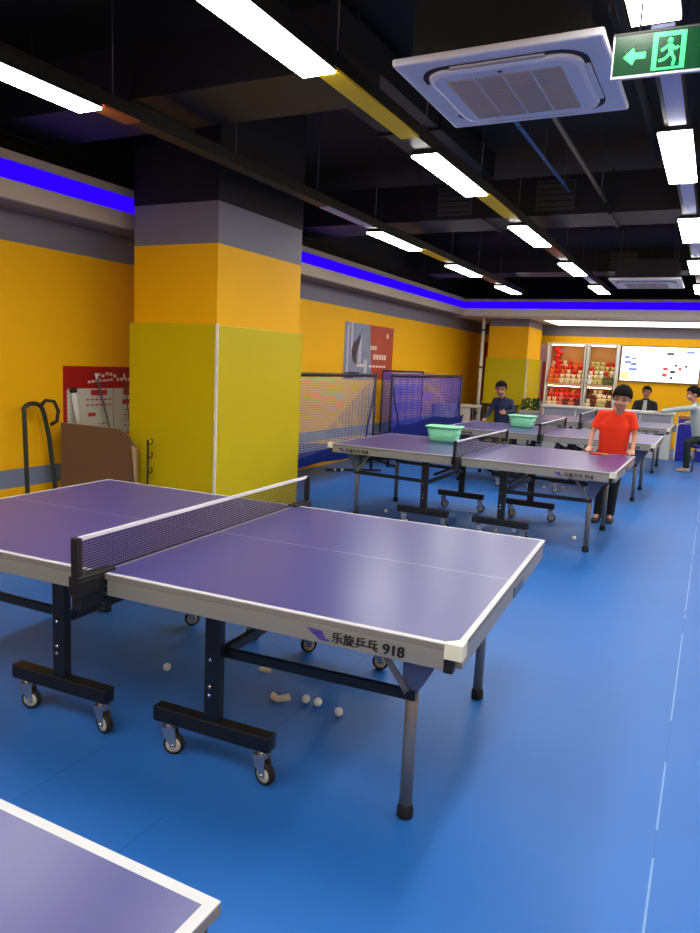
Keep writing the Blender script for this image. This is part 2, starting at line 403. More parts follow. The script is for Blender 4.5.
def make_table():
    t = thing('ping_pong_table', '', 'table')
    lw = .02
    for s in (-1, 1):
        # tabletop half: board with white border lines as its surface pattern
        x0, x1 = (.004, HL) if s > 0 else (-HL, -.004)
        mb = MB(); z1 = TH; z0 = TH-.022
        mb.box(x0, x1, -HW, HW, z0, z1-.004, 'board_side', 0.0)
        mb.box(x0, x1, -HW, HW, z1-.0039, z1-.0005, 'white_line', 0.0)
        e = lw
        xi0, xi1 = (x0, x1-e) if s > 0 else (x0+e, x1)
        for ya, yb in ((-HW+e, -.0022), (.0022, HW-e)):
            mb.poly([(xi0, ya, z1), (xi1, ya, z1), (xi1, yb, z1), (xi0, yb, z1)], 'purple_top')
        mb.build('tabletop', t)
        # aluminium apron frame below
        ap = MB(); a0, a1 = (.03, HL-.035) if s > 0 else (-HL+.035, -.03)
        for sy in (-1, 1):
            ap.box(a0, a1, sy*(HW-.016)-.014, sy*(HW-.016)+.014, TH-.085, TH-.024, 'alu', .003)
        xe = s*(HL-.016)
        ap.box(min(xe-.014, xe+.014), max(xe-.014, xe+.014), -HW+.035, HW-.035, TH-.085, TH-.024, 'alu', .003)
        xm = s*.05
        ap.box(min(xm-.02, xm+.02), max(xm-.02, xm+.02), -HW+.035, HW-.035, TH-.07, TH-.024, 'black_steel')
        ap.build('apron', t)
        for sy in (-1, 1):
            cc = MB(); X = s*HL; Yc = sy*HW
            if sy < 0: cc.loft([[(X+s*dx, Yc+sy*dy, z) for dx, dy in ((.005, .005), (-.05, .005), (-.05, -.012), (-.03, -.03), (-.012, -.05), (.005, -.05))] for z in (TH-.045, TH+.0035)], 'ivory', smooth=False)
            if sy < 0: cc.build('corner_cap', t)
            else: cc.bm.free()
            pl = MB(); pl.box(min(s*(HL-.052), s*(HL-.022)), max(s*(HL-.052), s*(HL-.022)), min(sy*(HW-.001), sy*(HW-.03)), max(sy*(HW-.001), sy*(HW-.03)), TH-.092, TH-.046, 'black_plastic', .003)
            pl.build('apron_plug', t)
            # end leg
            lx, ly = s*(HL-.22), sy*(HW-.25)
            lg = MB(); lg.tube([(lx, ly, .03), (lx, ly, .60)], .0225, 'grey_leg', n=16)
            lo = lg.build('leg', t)
            ft = MB(); ft.lathe([(.026, 0.0), (.029, .004), (.029, .034), (.0235, .048), (.0235, .05)], (lx, ly, 0), 'rubber', n=18)
            ft.build('leg_foot', lo)
            bk = MB()
            for q in (-1, 1):
                y_ = ly+q*.026
                bk.loft([[(lx+s*ax, y_+b, az) for ax, az in ((-.03, .46), (.028, .48), (.13, .676), (-.03, .676))] for b in (-.002, .002)], 'bracket_blue', smooth=False)
            bk.box(min(lx-s*.035, lx+s*.135), max(lx-s*.035, lx+s*.135), ly-.028, ly+.028, .674, .736, 'bracket_blue')
            bk.build('leg_bracket', t)
            st = MB(); st.bar((lx-s*.005, ly-.034*sy*-1, .47), (lx-s*.17, ly+.034*sy, .69), .006, .022, 'grey_leg')
            st.tube([(lx, ly-.04, .47), (lx, ly+.04, .47)], .012, 'black_steel', n=10)
            st.build('leg_strut', t)
        # end-leg cross tube, undercarriage
        cb = MB(); lx = s*(HL-.22)
        cb.bar((lx, -(HW-.27), .62), (lx, HW-.27, .62), .022, .03, 'black_steel')
        cb.build('leg_crossbar', t)
        px, pb = s*.385, .185-HW
        for sy in (-1, 1):
            y_ = sy*(HW-.185)
            MB().box(px-.033, px+.033, y_-.02, y_+.02, .195, .70, 'black_steel', .004).build('post', t)
            for z in (.30, .333, .44):
                bo = MB(); bo.lathe([(.008, -.02), (.008, -.0245), (.004, -.027)], (px-.006, y_, z), 'chrome', axis='y', n=10)
                bo.build('bolt', t)
            wb = MB(); cx = s*.385 - .004
            wb.box(cx-.264, cx+.264, y_-.028, y_+.028, .135, .198, 'black_steel', .006)
            wo = wb.build('wheel_base', t)
            for q, ang in ((-.20, .30), (.222, -.22)):
                caster(wo, cx+q, y_, ang+(.35 if sy > 0 else 0))
            # long bar from post to leg, folding link
            lk = MB(); yi = sy*(HW-.225)
            lk.bar((px-s*.02, yi, .455), (s*(HL-.20), yi, .465), .022, .034, 'black_steel')
            lk.build('side_bar', t)
            lk = MB(); lk.bar((px, sy*(HW-.24), .67), (s*(HL-.12), sy*(HW-.24), .70), .02, .026, 'black_steel')
            lk.build('top_rail', t)
        lk = MB(); lk.bar((px, -(HW-.2), .445), (px, HW-.2, .445), .03, .036, 'black_steel')
        lk.build('cross_tube', t)
        lk = MB(); lk.bar((s*.05, -.30, .66), (px, -.30, .50), .02, .022, 'black_steel'); lk.bar((s*.05, .30, .66), (px, .30, .50), .02, .022, 'black_steel')
        lk.bar((px, -.32, .50), (px, .32, .50), .02, .022, 'black_steel')
        lk.build('folding_link', t)
    # centre linkage
    for yq in (-1, 1):
        mb = MB(); mb.tube([(-1.15, yq*(HW-.285), .50), (-1.10, yq*(HW-.285), .57), (-1.0, yq*(HW-.285), .61), (-.62, yq*(HW-.285), .655)], .016, 'black_steel', n=8); mb.build('diagonal_brace', t)
    # net with its posts and clamps
    net = MB()
    net.poly([(0, -HW-.1, TH+.008), (0, HW+.1, TH+.008), (0, HW+.1, TH+.142), (0, -HW-.1, TH+.142)], 'net_black')
    no = net.build('net', t)
    tp = MB(); tp.box(-.004, .004, -HW-.105, HW+.105, TH+.140, TH+.1545, 'net_tape'); tp.build('net_tape', no)
    tp = MB(); tp.tube([(0, -HW-.1, TH+.008), (0, HW+.1, TH+.008)], .002, 'black_plastic', n=6); tp.build('net_cord', no)
    for sy in (-1, 1):
        Yp = sy*(HW+.118)
        p = MB(); p.box(-.014, .014, Yp-.011, Yp+.011, TH-.05, TH+.155, 'black_plastic', .003)
        p.box(-.006, .006, Yp-.019*sy-.004, Yp-.019*sy+.004, TH+.004, TH+.15, 'black_plastic')
        po = p.build('net_post', t)
        c = MB(); ya, yb = sorted((sy*(HW-.055), Yp+sy*.011))
        c.box(-.026, .026, ya, yb, TH+.001, TH+.012, 'black_plastic', .002)
        ya, yb = sorted((sy*(HW+.003), Yp+sy*.011))
        c.box(-.026, .026, ya, yb, TH-.06, TH+.001, 'black_plastic', .004)
        ya, yb = sorted((sy*(HW-.03), Yp))
        c.box(-.02, .02, ya, yb, TH-.112, TH-.098, 'black_plastic', .002)
        c.box(-.02, .02, min(sy*(HW+.004), Yp), max(sy*(HW+.004), Yp), TH-.1, TH-.055, 'black_plastic')
        c.build('net_clamp', po)
        c = MB(); c.tube([(0, sy*(HW-.012), TH-.15), (0, sy*(HW-.012), TH-.09)], .005, 'chrome', n=8)
        c.lathe([(.014, -.022), (.017, -.018), (.017, -.004), (.012, 0)], (0, sy*(HW-.012), TH-.13), 'black_plastic', n=12)
        c.build('clamp_screw', po)
    # lettering on the aprons
    for sy, rz in ((-1, 0), (1, PI)):
        for k in (-1, 1):
            # placed as seen when facing that side
            xx = (HL-.29) if k > 0 else -(HL-.33)
            for tx, sz_, bd, dx_ in (('乐旋乒乓', .040, .0013, -.050), ('918', .048, .0020, .080)):
                tm = text_mesh(tx, sz_, 'print_black')
                bmt = bmesh.new()
                for q_ in (-bd, 0, bd):
                    c_m = tm.copy(); c_m.transform(Matrix.Translation((q_, q_*.35, abs(q_)*.2))); bmt.from_mesh(c_m); bpy.data.meshes.remove(c_m)
                bmt.to_mesh(tm); bmt.free()
                o = link_mesh(tm, 'lettering', t)
                o.matrix_local = Matrix.Rotation(rz, 4, 'Z') @ Matrix.Translation((xx+dx_, -(HW-.0012)-.0008, TH-.058)) @ Matrix.Rotation(PI/2, 4, 'X')
            lg = MB()
            for i, (a, b, c_, d) in enumerate(((-.062, .012, -.022, .010), (-.050, .002, -.016, .003), (-.036, -.006, -.010, -.006), (-.022, -.014, 0.004, -.015))):
                lg.loft([[(a, y, b+.003), (a+.014, y, b-.004), (c_+.018, y, d-.003), (c_+.012, y, d+.004)] for y in (-.0006, .0006)], 'print_purple', smooth=False)
            lo = lg.build('logo_mark', t)
            lo.matrix_local = Matrix.Rotation(rz, 4, 'Z') @ Matrix.Translation((xx-.158, -(HW-.0012)-.0008, TH-.055))
    # release handle on each end apron
    for s in (-1, 1):
        h = MB(); h.box(min(s*(HL-.004), s*(HL+.004)), max(s*(HL-.004), s*(HL+.004)), .02, .20, TH-.078, TH-.036, 'bracket_blue', .002)
        h.build('end_latch', t)
    return t
proto = make_table()
def place_table(first, x, y, rz, label):
    o = proto if first else copy_tree(proto)
    c, s = math.cos(rz), math.sin(rz)
    # x, y = near right corner
    o.location = (x - HL*c - HW*s, y - HL*s + HW*c, 0); o.rotation_euler = (0, 0, rz)
    o['label'] = label; o['group'] = 'table tennis tables standing in the hall'
    return o
TA = place_table(True, -.5788, 1.940, .0494, 'purple table tennis table in the middle foreground, nearest whole table with net')
TF = place_table(False, -.578, -.734, 0, 'purple table whose corner alone shows at the bottom left of the photo')
TB = place_table(False, -.657, 6.251, -.0076, 'purple table that the child in red leans on, with a mint basin')
TC = place_table(False, -.563, 9.33, 0, 'purple table directly behind the child in red, with the farther mint basin')
TD = place_table(False, -.56, 12.40, 0, 'farthest purple table, in front of the white counter')

# ------------------------------------------------------------------ light rows
def light_row(x, first, kinds, where, skip=()):
    """one hung trunking rail per row, lamps hang under it as things of their own"""
    r = thing('ceiling_light_rail', 'black hanging light rail, '+where, 'light rail', (x, 0, 2.96), group='hanging light rails')
    MB().box(-.055, .055, Y0+.3, 13.6, .03, .10, 'lamp_body').build('trunking', r)
    mb = MB(); mb.box(-.058, -.050, Y0+.3, 13.6, .09, .115, 'lamp_body'); mb.box(.050, .058, Y0+.3, 13.6, .09, .115, 'lamp_body')
    mb.build('trunking_lip', r)
    y = -1.6
    while y < 13.6:
        MB().tube([(.0, y, .1), (.0, y, ZC-2.96)], .004, 'rod_grey', n=6).build('hanger_rod', r)
        y += 1.25
    for k, pk in kinds.items():
        if pk is None: continue
        ya, yb = 3.24+2.5*(k), 3.24+2.5*k+(1.12 if k == 0 else .95)
        if len(pk) == 3: ya, yb = pk[1], pk[2]
        w = .065 if pk[0] != 'plate_lilac' else .05
        MB().box(-w+.02, w+.01, ya, yb, .016, .03, pk[0]).build('cover_plate', r)
    return r
light_row(-1.885, 0, {0: ('plate_yellow', 3.24, 4.36), 1: ('plate_yellow', 5.92, 6.85), 2: ('plate_orange', 8.42, 9.3), 3: ('plate_lilac', 10.9, 11.9)}, 'second from the left wall')
light_row(-3.42, 0, {0: ('plate_orange', 3.26, 3.55), 1: ('plate_lilac', 6.0, 7.0), 2: ('plate_yellow', 8.45, 9.4), 3: ('plate_orange', 10.9, 11.8)}, 'nearest to the left wall')
light_row(-.36, 0, {0: ('plate_lilac', 3.34, 4.6), 1: ('plate_lilac', 5.98, 7.0), 2: ('plate_lilac', 8.45, 9.4)}, 'at the right edge, behind the exit sign')
lamp0 = None
ords = ['nearest', 'second', 'third', 'fourth', 'fifth', 'sixth']
for x, rn in ((-1.885, 'middle rail'), (-3.42, 'left rail'), (-.36, 'right rail'), (1.17, 'first added row out of view'), (2.7, 'second added row out of view')):  # the two rows out of view are added to light the right floor
    for k in range(-2, 5):
        if x == -3.42 and k == 1: continue
        ys = 2.14+2.5*k if k > 0 else 2.05+2.5*k
        if lamp0 is None:
            o = thing('linear_lamp', '', 'ceiling light')
            b = MB(); b.loft([[(-.093, 0, 0.0), (.093, 0, 0.0), (.093, 0, .012), (.07, 0, .03), (-.07, 0, .03), (-.093, 0, .012)], [(-.093, 1.18, 0.0), (.093, 1.18, 0.0), (.093, 1.18, .012), (.07, 1.18, .03), (-.07, 1.18, .03), (-.093, 1.18, .012)]], 'lamp_body', smooth=False)
            b.build('lamp_housing', o)
            MB().box(-.09, .09, .004, 1.176, -.012, -.001, 'lamp_diffuser').build('diffuser', o)
            lamp0 = o
        else: o = copy_tree(lamp0)
        o.location = (x, ys, 2.9595)
        o['group'] = 'white linear ceiling lamps'
        if k < 0: o['label'] = 'white linear lamp behind the camera, %s, %s back' % (rn, 'first' if k == -1 else 'second')
        else: o['label'] = 'white linear lamp, %s from the camera on the %s' % (ords[k], rn)

# ------------------------------------------------------------------ air conditioner cassettes
def cassette(x, y, z, sx, sy, label):
    t = thing('air_conditioner', label, 'air conditioner', (x, y, z), group='ceiling cassette air conditioners')
    MB().box(-sx/2, sx/2, -sy/2, sy/2, 0, .035, 'ac_white', .012).build('panel', t)
    MB().box(-sx/2+.07, sx/2-.07, -sy/2+.07, sy/2-.07, .036, .29, 'duct_black').build('unit_body', t)
    def rr(h, r, z, n=6):
        out = []
        for cx, cy, a0 in ((h-r, h-r, 0), (-h+r, h-r, PI/2), (-h+r, -h+r, PI), (h-r, -h+r, 1.5*PI)):
            for i in range(n+1):
                a = a0+PI/2*i/n; out.append((cx+r*math.cos(a), cy+r*math.sin(a), z))
        return out
    h = min(sx, sy)/2
    # air slots: a dark groove round the raised centre
    sl = MB(); sl.loft([rr(h-.075, .13, .001), rr(h-.075, .13, -.004)], 'ac_slot', smooth=False); sl.build('air_slot', t)
    c = MB(); c.loft([rr(h-.10, .11, -.003), rr(h-.105, .105, -.016), rr(h-.125, .095, -.022)], 'ac_white', smooth=False); c.build('centre_panel', t)
    for k in range(4):
        M = Matrix.Rotation(k*PI/2, 3, 'Z')
        lv = MB(); pts = [(-(h-.24), h-.10), (h-.24, h-.10), (h-.24, h-.078), (-(h-.24), h-.078)]
        lv.loft([[M@Vector((a, b, zz)) for a, b in pts] for zz in (-.004, -.012)], 'ac_white' if k % 2 else 'ac_grille', smooth=False)
        lv.build('louvre', t)
    g = MB(); gh = h-.19
    g.box(-gh, gh, -gh, gh, -.024, -.018, 'ac_grille')
    n = 26
    for i in range(n):
        yy = -gh+(i+.5)*2*gh/n
        g.box(-gh, gh, yy-.004, yy+.004, -.028, -.024, 'ac_grille')
    for i in range(1, 4): g.box(-gh+i*gh/2-.003, -gh+i*gh/2+.003, -gh, gh, -.029, -.024, 'ac_white')
    g.build('intake_grille', t)
    MB().ell((0, -h+.155, -.024), (.012, .008, .004), 'ac_slot', nu=10, nv=6).build('sensor', t)
    for a in (-1, 1):
        for b in (-1, 1):
            MB().tube([(a*(sx/2-.12), b*(sy/2-.12), .28), (a*(sx/2-.12), b*(sy/2-.12), ZC-z)], .005, 'rod_grey', n=6).build('hanger_rod', t)
    return t
cassette(-1.0, 3.59, 2.90, .92, .90, 'large white ceiling air conditioner panel beside the green exit sign')
cassette(-1.04, 11.5, 2.90, .95, 1.1, 'distant white ceiling air conditioner near the blue light cove')

# ------------------------------------------------------------------ exit sign
t = thing('exit_sign', 'green illuminated exit sign hanging under the right light rail, with running figure', 'sign', (-.198, 2.70, 2.622), .05)
MB().box(-.225, .225, -.004, .004, -.058, .07, 'sign_green').build('panel', t)
mb = MB(); mb.box(-.23, .23, -.008, .008, -.066, -.058, 'sign_frame'); mb.box(-.23, -.2255, -.006, .006, -.058, .07, 'sign_frame'); mb.box(.2255, .23, -.006, .006, -.058, .07, 'sign_frame'); mb.build('rim', t)
MB().box(-.23, .23, -.006, .006, .0705, .078, 'lamp_body').build('sign_housing', t)
for x in (-.15, .15): MB().tube([(x, 0, .078), (x, 0, ZC-2.622)], .004, 'rod_grey', n=6).build('hanger_rod', t)
ar = MB(); yf = -.0048
ar.loft([[(x, y, z) for x, z in ((-.195, .0), (-.165, .028), (-.158, .012), (-.125, .012), (-.125, -.008), (-.158, -.008), (-.165, -.026))] for y in (yf, yf-.001)], 'sign_lit', smooth=False)
ar.build('arrow', t)
pg = MB()
def fr(x0, x1, z0, z1): pg.box(x0, x1, yf-.001, yf, z0, z1, 'sign_lit')
fr(-.105, -.005, .052, .066); fr(-.105, -.09, -.05, .052); fr(-.02, -.005, -.05, .052)
fr(-.09, -.02, -.05, -.043)
pg.ell((-.052, yf-.0006, .038), (.009, .001, .009), 'sign_lit', nu=12, nv=8)
def limb(a, b, w=.009):
    pg.bar((a[0], yf-.0006, a[1]), (b[0], yf-.0006, b[1]), .001, w, 'sign_lit')
limb((-.052, .028), (-.048, -.002), .014); limb((-.056, .024), (-.078, .008)); limb((-.05, .024), (-.034, .01)); limb((-.034, .01), (-.026, .018))
limb((-.05, -.002), (-.066, -.018)); limb((-.066, -.018), (-.084, -.022)); limb((-.046, -.002), (-.036, -.02)); limb((-.036, -.02), (-.04, -.04))
pg.build('running_figure', t)
tm = text_mesh('安全出口', .036, 'sign_lit', extr=.0004)
o = link_mesh(tm, 'lettering', t); o.matrix_local = Matrix.Translation((.105, yf-.0006, .022)) @ Matrix.Rotation(PI/2, 4, 'X')
tm = text_mesh('EXIT', .024, 'sign_lit', extr=.0004, bold=.0004)
o = link_mesh(tm, 'lettering', t); o.matrix_local = Matrix.Translation((.105, yf-.0006, -.022)) @ Matrix.Rotation(PI/2, 4, 'X')

# ------------------------------------------------------------------ ducts and pipes in the dark ceiling
def duct(x0, x1, y0, y1, z0, z1, label, rib='x', vent=None):
    t = thing('air_duct', label, 'duct', ((x0+x1)/2, (y0+y1)/2, z0), group='black painted air ducts')
    hx, hy, h = (x1-x0)/2, (y1-y0)/2, z1-z0
    MB().box(-hx, hx, -hy, hy, 0, h, 'duct_black', .004).build('duct_body', t)
    L = hx if rib == 'x' else hy; n = max(2, int(2*L/1.2))
    for i in range(n+1):
        q = -L+i*2*L/n
        q = min(max(q, -L+.02), L-.02)
        f = MB()
        if rib == 'x': f.box(q-.014, q+.014, -hy-.02, hy+.02, -.02, h+.02, 'duct_black')
        else: f.box(-hx-.02, hx+.02, q-.014, q+.014, -.02, h+.02, 'duct_black')
        f.build('duct_flange', t)
    for i in (0, 1):
        q = (-L+.2, L-.2)[i]
        p = (q, 0) if rib == 'x' else (0, q)
        MB().tube([(p[0], p[1], h), (p[0], p[1], ZC-z0)], .006, 'rod_grey', n=6).build('hanger_rod', t)
    if vent:
        for v in vent:
            g = MB(); a, b, w, hh = v
            g.box(a-w/2, a+w/2, -hy-.012, -hy, b-hh/2, b+hh/2, 'rod_grey')
            for i in range(5):
                zz = b-hh/2+(i+.5)*hh/5
                g.box(a-w/2+.02, a+w/2-.02, -hy-.018, -hy-.011, zz-.008, zz+.008, 'duct_black')
            g.build('vent_grille', t)
    return t
duct(-5.1, -2.1, 3.75, 4.35, 3.2, 3.55, 'wide black duct crossing above the near column')
duct(-5.1, 1.5, 7.9, 8.6, 3.2, 3.6, 'black duct crossing the hall with square grilles', vent=((.1, .2, .4, .3), (-1.0, .2, .4, .3)))
duct(-4.8, 3.8, 12.3, 12.9, 3.2, 3.55, 'farthest black duct crossing the hall', vent=((-1.0, .17, .4, .25),))
duct(-2.9, -2.35, 4.45, 7.75, 3.60, 3.82, 'long black duct running down the hall between light rails', rib='y')
duct(.35, 1.0, -1, 7.75, 3.62, 3.84, 'long black duct at the right, running down the hall', rib='y')
for (x, z, a, b, mtl, lab, r) in ((-1.55, 3.42, 5.4, 7.85, 'pipe_blue', 'thin blue pipe running along the ceiling beyond the near air conditioner', .016), (-1.18, 3.3, 0.5, 7.8, 'duct_black', 'black cable pipe running above the middle of the ceiling', .02), (-.75, 3.75, -1, 14.6, 'duct_black', 'black sprinkler pipe high under the ceiling', .03)):
    p = MB(); p.tube([(0, 0, 0), (0, b-a, 0)], r, mtl, n=10)
    t = thing('ceiling_pipe', lab, 'pipe', (x, a, z)); p.build('pipe', t)
    for q in (.3, (b-a)/2, b-a-.3):
        MB().tube([(0, q, r), (0, q, ZC-z)], .004, 'rod_grey', n=6).build('hanger_rod', t)
        MB().lathe([(r+.006, -.012), (r+.006, .012)], (0, q, 0), 'rod_grey', axis='y', n=12).build('pipe_clip', t)
def short_tube(name, pts, r, mtl, label, cat):
    t = thing(name, label, cat, pts[0]); P0 = Vector(pts[0])
    MB().tube([Vector(p)-P0 for p in pts], r, mtl, n=12).build('tube_body', t)
    return t

# ------------------------------------------------------------------ left wall posters
def wall_poster(y0, y1, z0, z1, name, label):
    return thing(name, label, 'poster', (WX, (y0+y1)/2, (z0+z1)/2))
# near poster, red and white
y0, y1, z0, z1 = 4.57, 5.82, .76, 1.42
t = wall_poster(y0, y1, z0, z1, 'wall_poster', 'red and white notice poster on the left wall above the cardboard')
hy, hz = (y1-y0)/2, (z1-z0)/2
X = .004
MB().box(0.0005, X, -hy, hy, -hz, hz, 'poster_red').build('poster_sheet', t)
mb = MB(); pts = [(-hy+.05, -hz+.02)]
n = 12; zt = hz-.205
for i in range(n):
    a = -hz+.02+(zt+hz-.02)*(i+.5)/n; pts += [(-hy+.035, a-.012), (-hy+.05, a+.012)]
pts += [(-hy+.05, zt), (hy-.02, zt), (hy-.02, -hz+.02)]
mb.loft([[(x, a, b) for a, b in pts] for x in (X, X+.001)], 'poster_white', smooth=False); mb.build('white_field', t)
pr = MB()
def prb(a0, a1, b0, b1, m, x=X+.0015):
    pr.box(X, x, a0-hy-y0+y0, a1-hy-y0+y0, b0, b1, m)
def rects(lst, m, x=X+.002):
    q = MB()
    for a, b, w, h in lst: q.box(X, x, -hy+a-w/2, -hy+a+w/2, hz-b-h/2, hz-b+h/2, m)
    return q
rects([(.42, .245, .20, .05), (.33, .45, .09, .035), (.62, .245, .0, .0), (.80, .24, .14, .065), (.80, .34, .16, .05)], 'poster_pinkred').build('red_tabs', t)
rects([(.28+.055*i, .31, .035, .014) for i in range(6)]+[(.28+.055*i, .36, .035, .014) for i in range(6)]+[(.76+.05*i, .42+.05*j, .03, .012) for i in range(3) for j in range(4)]+[(.42+.04*i, .54, .025, .01) for i in range(4)], 'poster_pinkred').build('printed_lines', t)
rects([(.60, .40, .004, .42)], 'print_black').build('divider_line', t)
rects([(.30+.045*i, .145-.006*i, .032, .022) for i in range(4)]+[(.42+.05*i, .075+.012*math.sin(i*2), .034, .03) for i in range(5)]+[(.44+.045*i, .135-.004*i, .03, .02) for i in range(4)]+[(.66+.05*i, .12, .03, .03) for i in range(5)], 'poster_text').build('headline', t)
# far poster, player photo left and orange-red right
y0, y1, z0, z1 = 9.98, 11.86, 1.30, 2.20
t = wall_poster(y0, y1, z0, z1, 'wall_poster', 'poster of a player, grey blue and orange red, above the ball nets')
hy, hz = (y1-y0)/2, (z1-z0)/2
MB().box(.0005, X, -hy, hy, -hz, hz, 'poster_orange').build('poster_sheet', t)
mb = MB(); mb.loft([[(x, a, b) for a, b in ((-hy, -hz), (0.1, -hz), (-.05, hz), (-hy, hz))] for x in (X, X+.001)], 'poster_photo', smooth=False); mb.build('photo_field', t)
rects([(.25, .25, .06, .5), (.12, .45, .05, .8), (.55, .40, .10, .45), (.78, .72, .12, .3)], 'jacket_white').build('pale_streaks', t)
mb = MB(); P = [(-.62, -.16), (-.70, .0), (-.62, .14), (-.50, .20), (-.42, .28), (-.36, .26), (-.40, .16), (-.46, .04), (-.52, -.08), (-.50, -.2)]
mb.loft([[(x, a, b) for a, b in P] for x in (X+.001, X+.003)], 'poster_dark', smooth=False); mb.build('player_picture', t)
rects([(.30, .80, .5, .04), (.2, .86, .3, .05)], 'navy_frame').build('table_picture', t)
rects([(.98+.09*i, .37, .06, .07) for i in range(3)]+[(1.12+.11*i, .52, .085, .085) for i in range(5)]+[(.98+.14*i, .68, .11, .035) for i in range(5)]+[(.5+.09*i, .67, .06, .05) for i in range(4)]+[(1.62, .15, .08, .08)], 'poster_text').build('printed_words', t)
# red orange panel at the far left corner
t = thing('wall_poster', 'tall red and orange poster in the far left corner beside the pipe', 'poster', (-4.97, YB-.001, 1.5))
MB().box(-.16, .16, -.012, 0, -.72, .72, 'poster_orange').build('poster_sheet', t)
MB().box(-.10, .12, -.015, -.0125, .25, .62, 'toy_red').build('red_block', t)
MB().box(-.12, .02, -.015, -.0125, -.55, .1, 'jacket_white').build('pale_block', t)

# vertical pipe beside the far column
t = thing('vertical_pipe', 'white vertical pipe standing beside the far column', 'pipe', (-4.60, 15.32, 0))
MB().tube([(0, 0, 0), (0, 0, 2.66)], .035, 'white_strip', n=12).build('pipe', t)
for z in (.6, 1.6, 2.4): MB().lathe([(.042, -.02), (.042, .02)], (0, 0, z), 'rod_grey', n=12).build('pipe_clip', t)

# ------------------------------------------------------------------ things leaning in the corner by the column
# hand truck
t = thing('hand_truck', 'dark green tubular hand truck leaning on the yellow wall', 'hand truck', (-5.05, 4.155, 0))
mb = MB()
P = []
for z in (.05, .4, .8, 1.02): P.append((.02-.05*z, -.10+.01*z, z))
for i in range(1, 8):
    a = PI*i/8; P.append((-.035, -.0-.10*math.cos(a), 1.03+.075*math.sin(a)))
P += [(-.035, .115, 1.0), (-.02, .15, .8), (0, .185, .4), (.015, .20, .05)]
mb.tube(P, .019, 'trolley_green', n=10); mb.build('frame', t)
mb = MB(); mb.tube([(-.03, .06, 1.07), (-.0, .10, 1.13), (.02, .17, 1.12), (.03, .205, 1.04), (.03, .19, .95), (.01, .14, .92)], .016, 'hook_dark', n=10); mb.build('handle_grip', t)
for z in (.12, .28): MB().bar((.0, -.095, z), (.0, .18, z), .01, .03, 'trolley_green').build('cross_strap', t)
MB().box(-.01, .14, -.12, .17, .012, .020, 'trolley_green').build('toe_plate', t)
for yy in (-.135, .235):
    MB().lathe([(.02, -.018), (.07, -.018), (.075, 0), (.07, .018), (.02, .018)], (-.03, yy, .075), 'rubber', axis='y', n=20).build('wheel', t)
# folded cardboard
def sheet(name, label, cat, a, b, lean, h_a, h_b, th, mA, mE):
    """board standing on the floor from a to b (xy), top leaning by the vector lean"""
    t = thing(name, label, cat, (a[0], a[1], 0)); ab = Vector((b[0]-a[0], b[1]-a[1], 0)); n = Vector((-ab.y, ab.x, 0)).normalized()*th
    L = Vector((lean[0], lean[1], 0)); m = MB(); N = 9
    for q, off in ((0, 0),):
        fr_, bk_ = [], []
        for i in range(N+1):
            f = i/N; hh = h_a+(h_b-h_a)*f - (.0 if f < .85 else (f-.85)*1.0)
            fr_.append((ab*f, ab*f+L+Vector((0, 0, hh))))
        for i in range(N):
            (p0, p1), (q0, q1) = fr_[i], fr_[i+1]
            m.face([m.bm.verts.new(v) for v in (p0, q0, q1, p1)], mA)
            m.face([m.bm.verts.new(v+n) for v in (q0, p0, p1, q1)], mA)
            m.face([m.bm.verts.new(v) for v in (p1, q1, q1+n, p1+n)], mE)
            m.face([m.bm.verts.new(v) for v in (q0, p0, p0+n, q0+n)], mE)
        for p0, p1 in (fr_[0], fr_[-1]): m.face([m.bm.verts.new(v) for v in (p0, p1, p1+n, p0+n)], mE)
    o = m.build('sheet', t); return t, ab, L, n
t, ab, L, n = sheet('cardboard_sheet', 'brown folded cardboard leaning in the corner between wall and column', 'cardboard', (-4.98, 4.34), (-4.50, 4.75), (-.08, .08), .93, .87, .05, 'cardboard', 'cardboard_edge')
mb = MB(); e = ab
mb.loft([[e+Vector((.004, -.004, .30))+L*.3, e+Vector((.03, -.02, .30))+L*.3, e+n+Vector((.03, -.01, .3))+L*.3, e+n+L*.3+Vector((0, 0, .3))], [e+L*.8+Vector((-.03, -.03, .74)), e+L*.8+Vector((.02, -.02, .70)), e+n+L*.8+Vector((.02, 0, .70)), e+n+L*.8+Vector((0, 0, .74))]], 'cardboard_edge', smooth=False); mb.build('worn_edge', t)
# poles behind the cardboard
def pole(name, label, base, top, r, mt, hd=None, cat='pole'):
    t = thing(name, label, cat, base); d = Vector(top)-Vector(base)
    MB().tube([(0, 0, 0), d], r, mt, n=10).build('shaft', t)
    if hd == 'roll':
        MB().tube([d*.72, d*.99], r*2.2, 'mop_white', n=12).build('white_roll', t)
        MB().ell(d*1.0, (.035, .035, .03), 'hook_dark').build('end_cap', t)
    if hd == 'grip':
        MB().tube([d*.98, d*1.02], r*1.4, 'mop_white', n=10).build('grip_end', t)
    return t
pole('mop', 'mop handle with a white roll behind the cardboard, left one', (-5.0, 4.72, 0), (-5.17, 4.66, 1.20), .011, 'pole_grey', 'roll', 'mop')
pole('broom', 'thin grey broom handle slanting over the red and white poster', (-4.9, 5.12, 0), (-5.165, 4.93, 1.33), .010, 'pole_grey', 'grip', 'broom')
pole('broom', 'slim upright broom stick near the column in front of the poster', (-4.93, 5.25, 0), (-5.16, 5.28, 1.33), .006, 'pole_grey', 'grip', 'broom')
t = thing('metal_hook_stand', 'small dark metal stand with hooks at the right edge of the cardboard', 'stand', (-4.46, 4.85, 0))
mb = MB(); mb.tube([(0, 0, 0), (0, 0, .80)], .010, 'hook_dark', n=8); mb.build('shaft', t)
for z, s_ in ((.78, 1), (.66, 1), (.52, 1)):
    q = MB(); q.tube([(0, 0, z), (.03, 0, z-.02), (.05, 0, z-.01), (.055, 0, z+.02), (.04, 0, z+.035)], .006, 'hook_dark', n=8); q.build('hook', t)
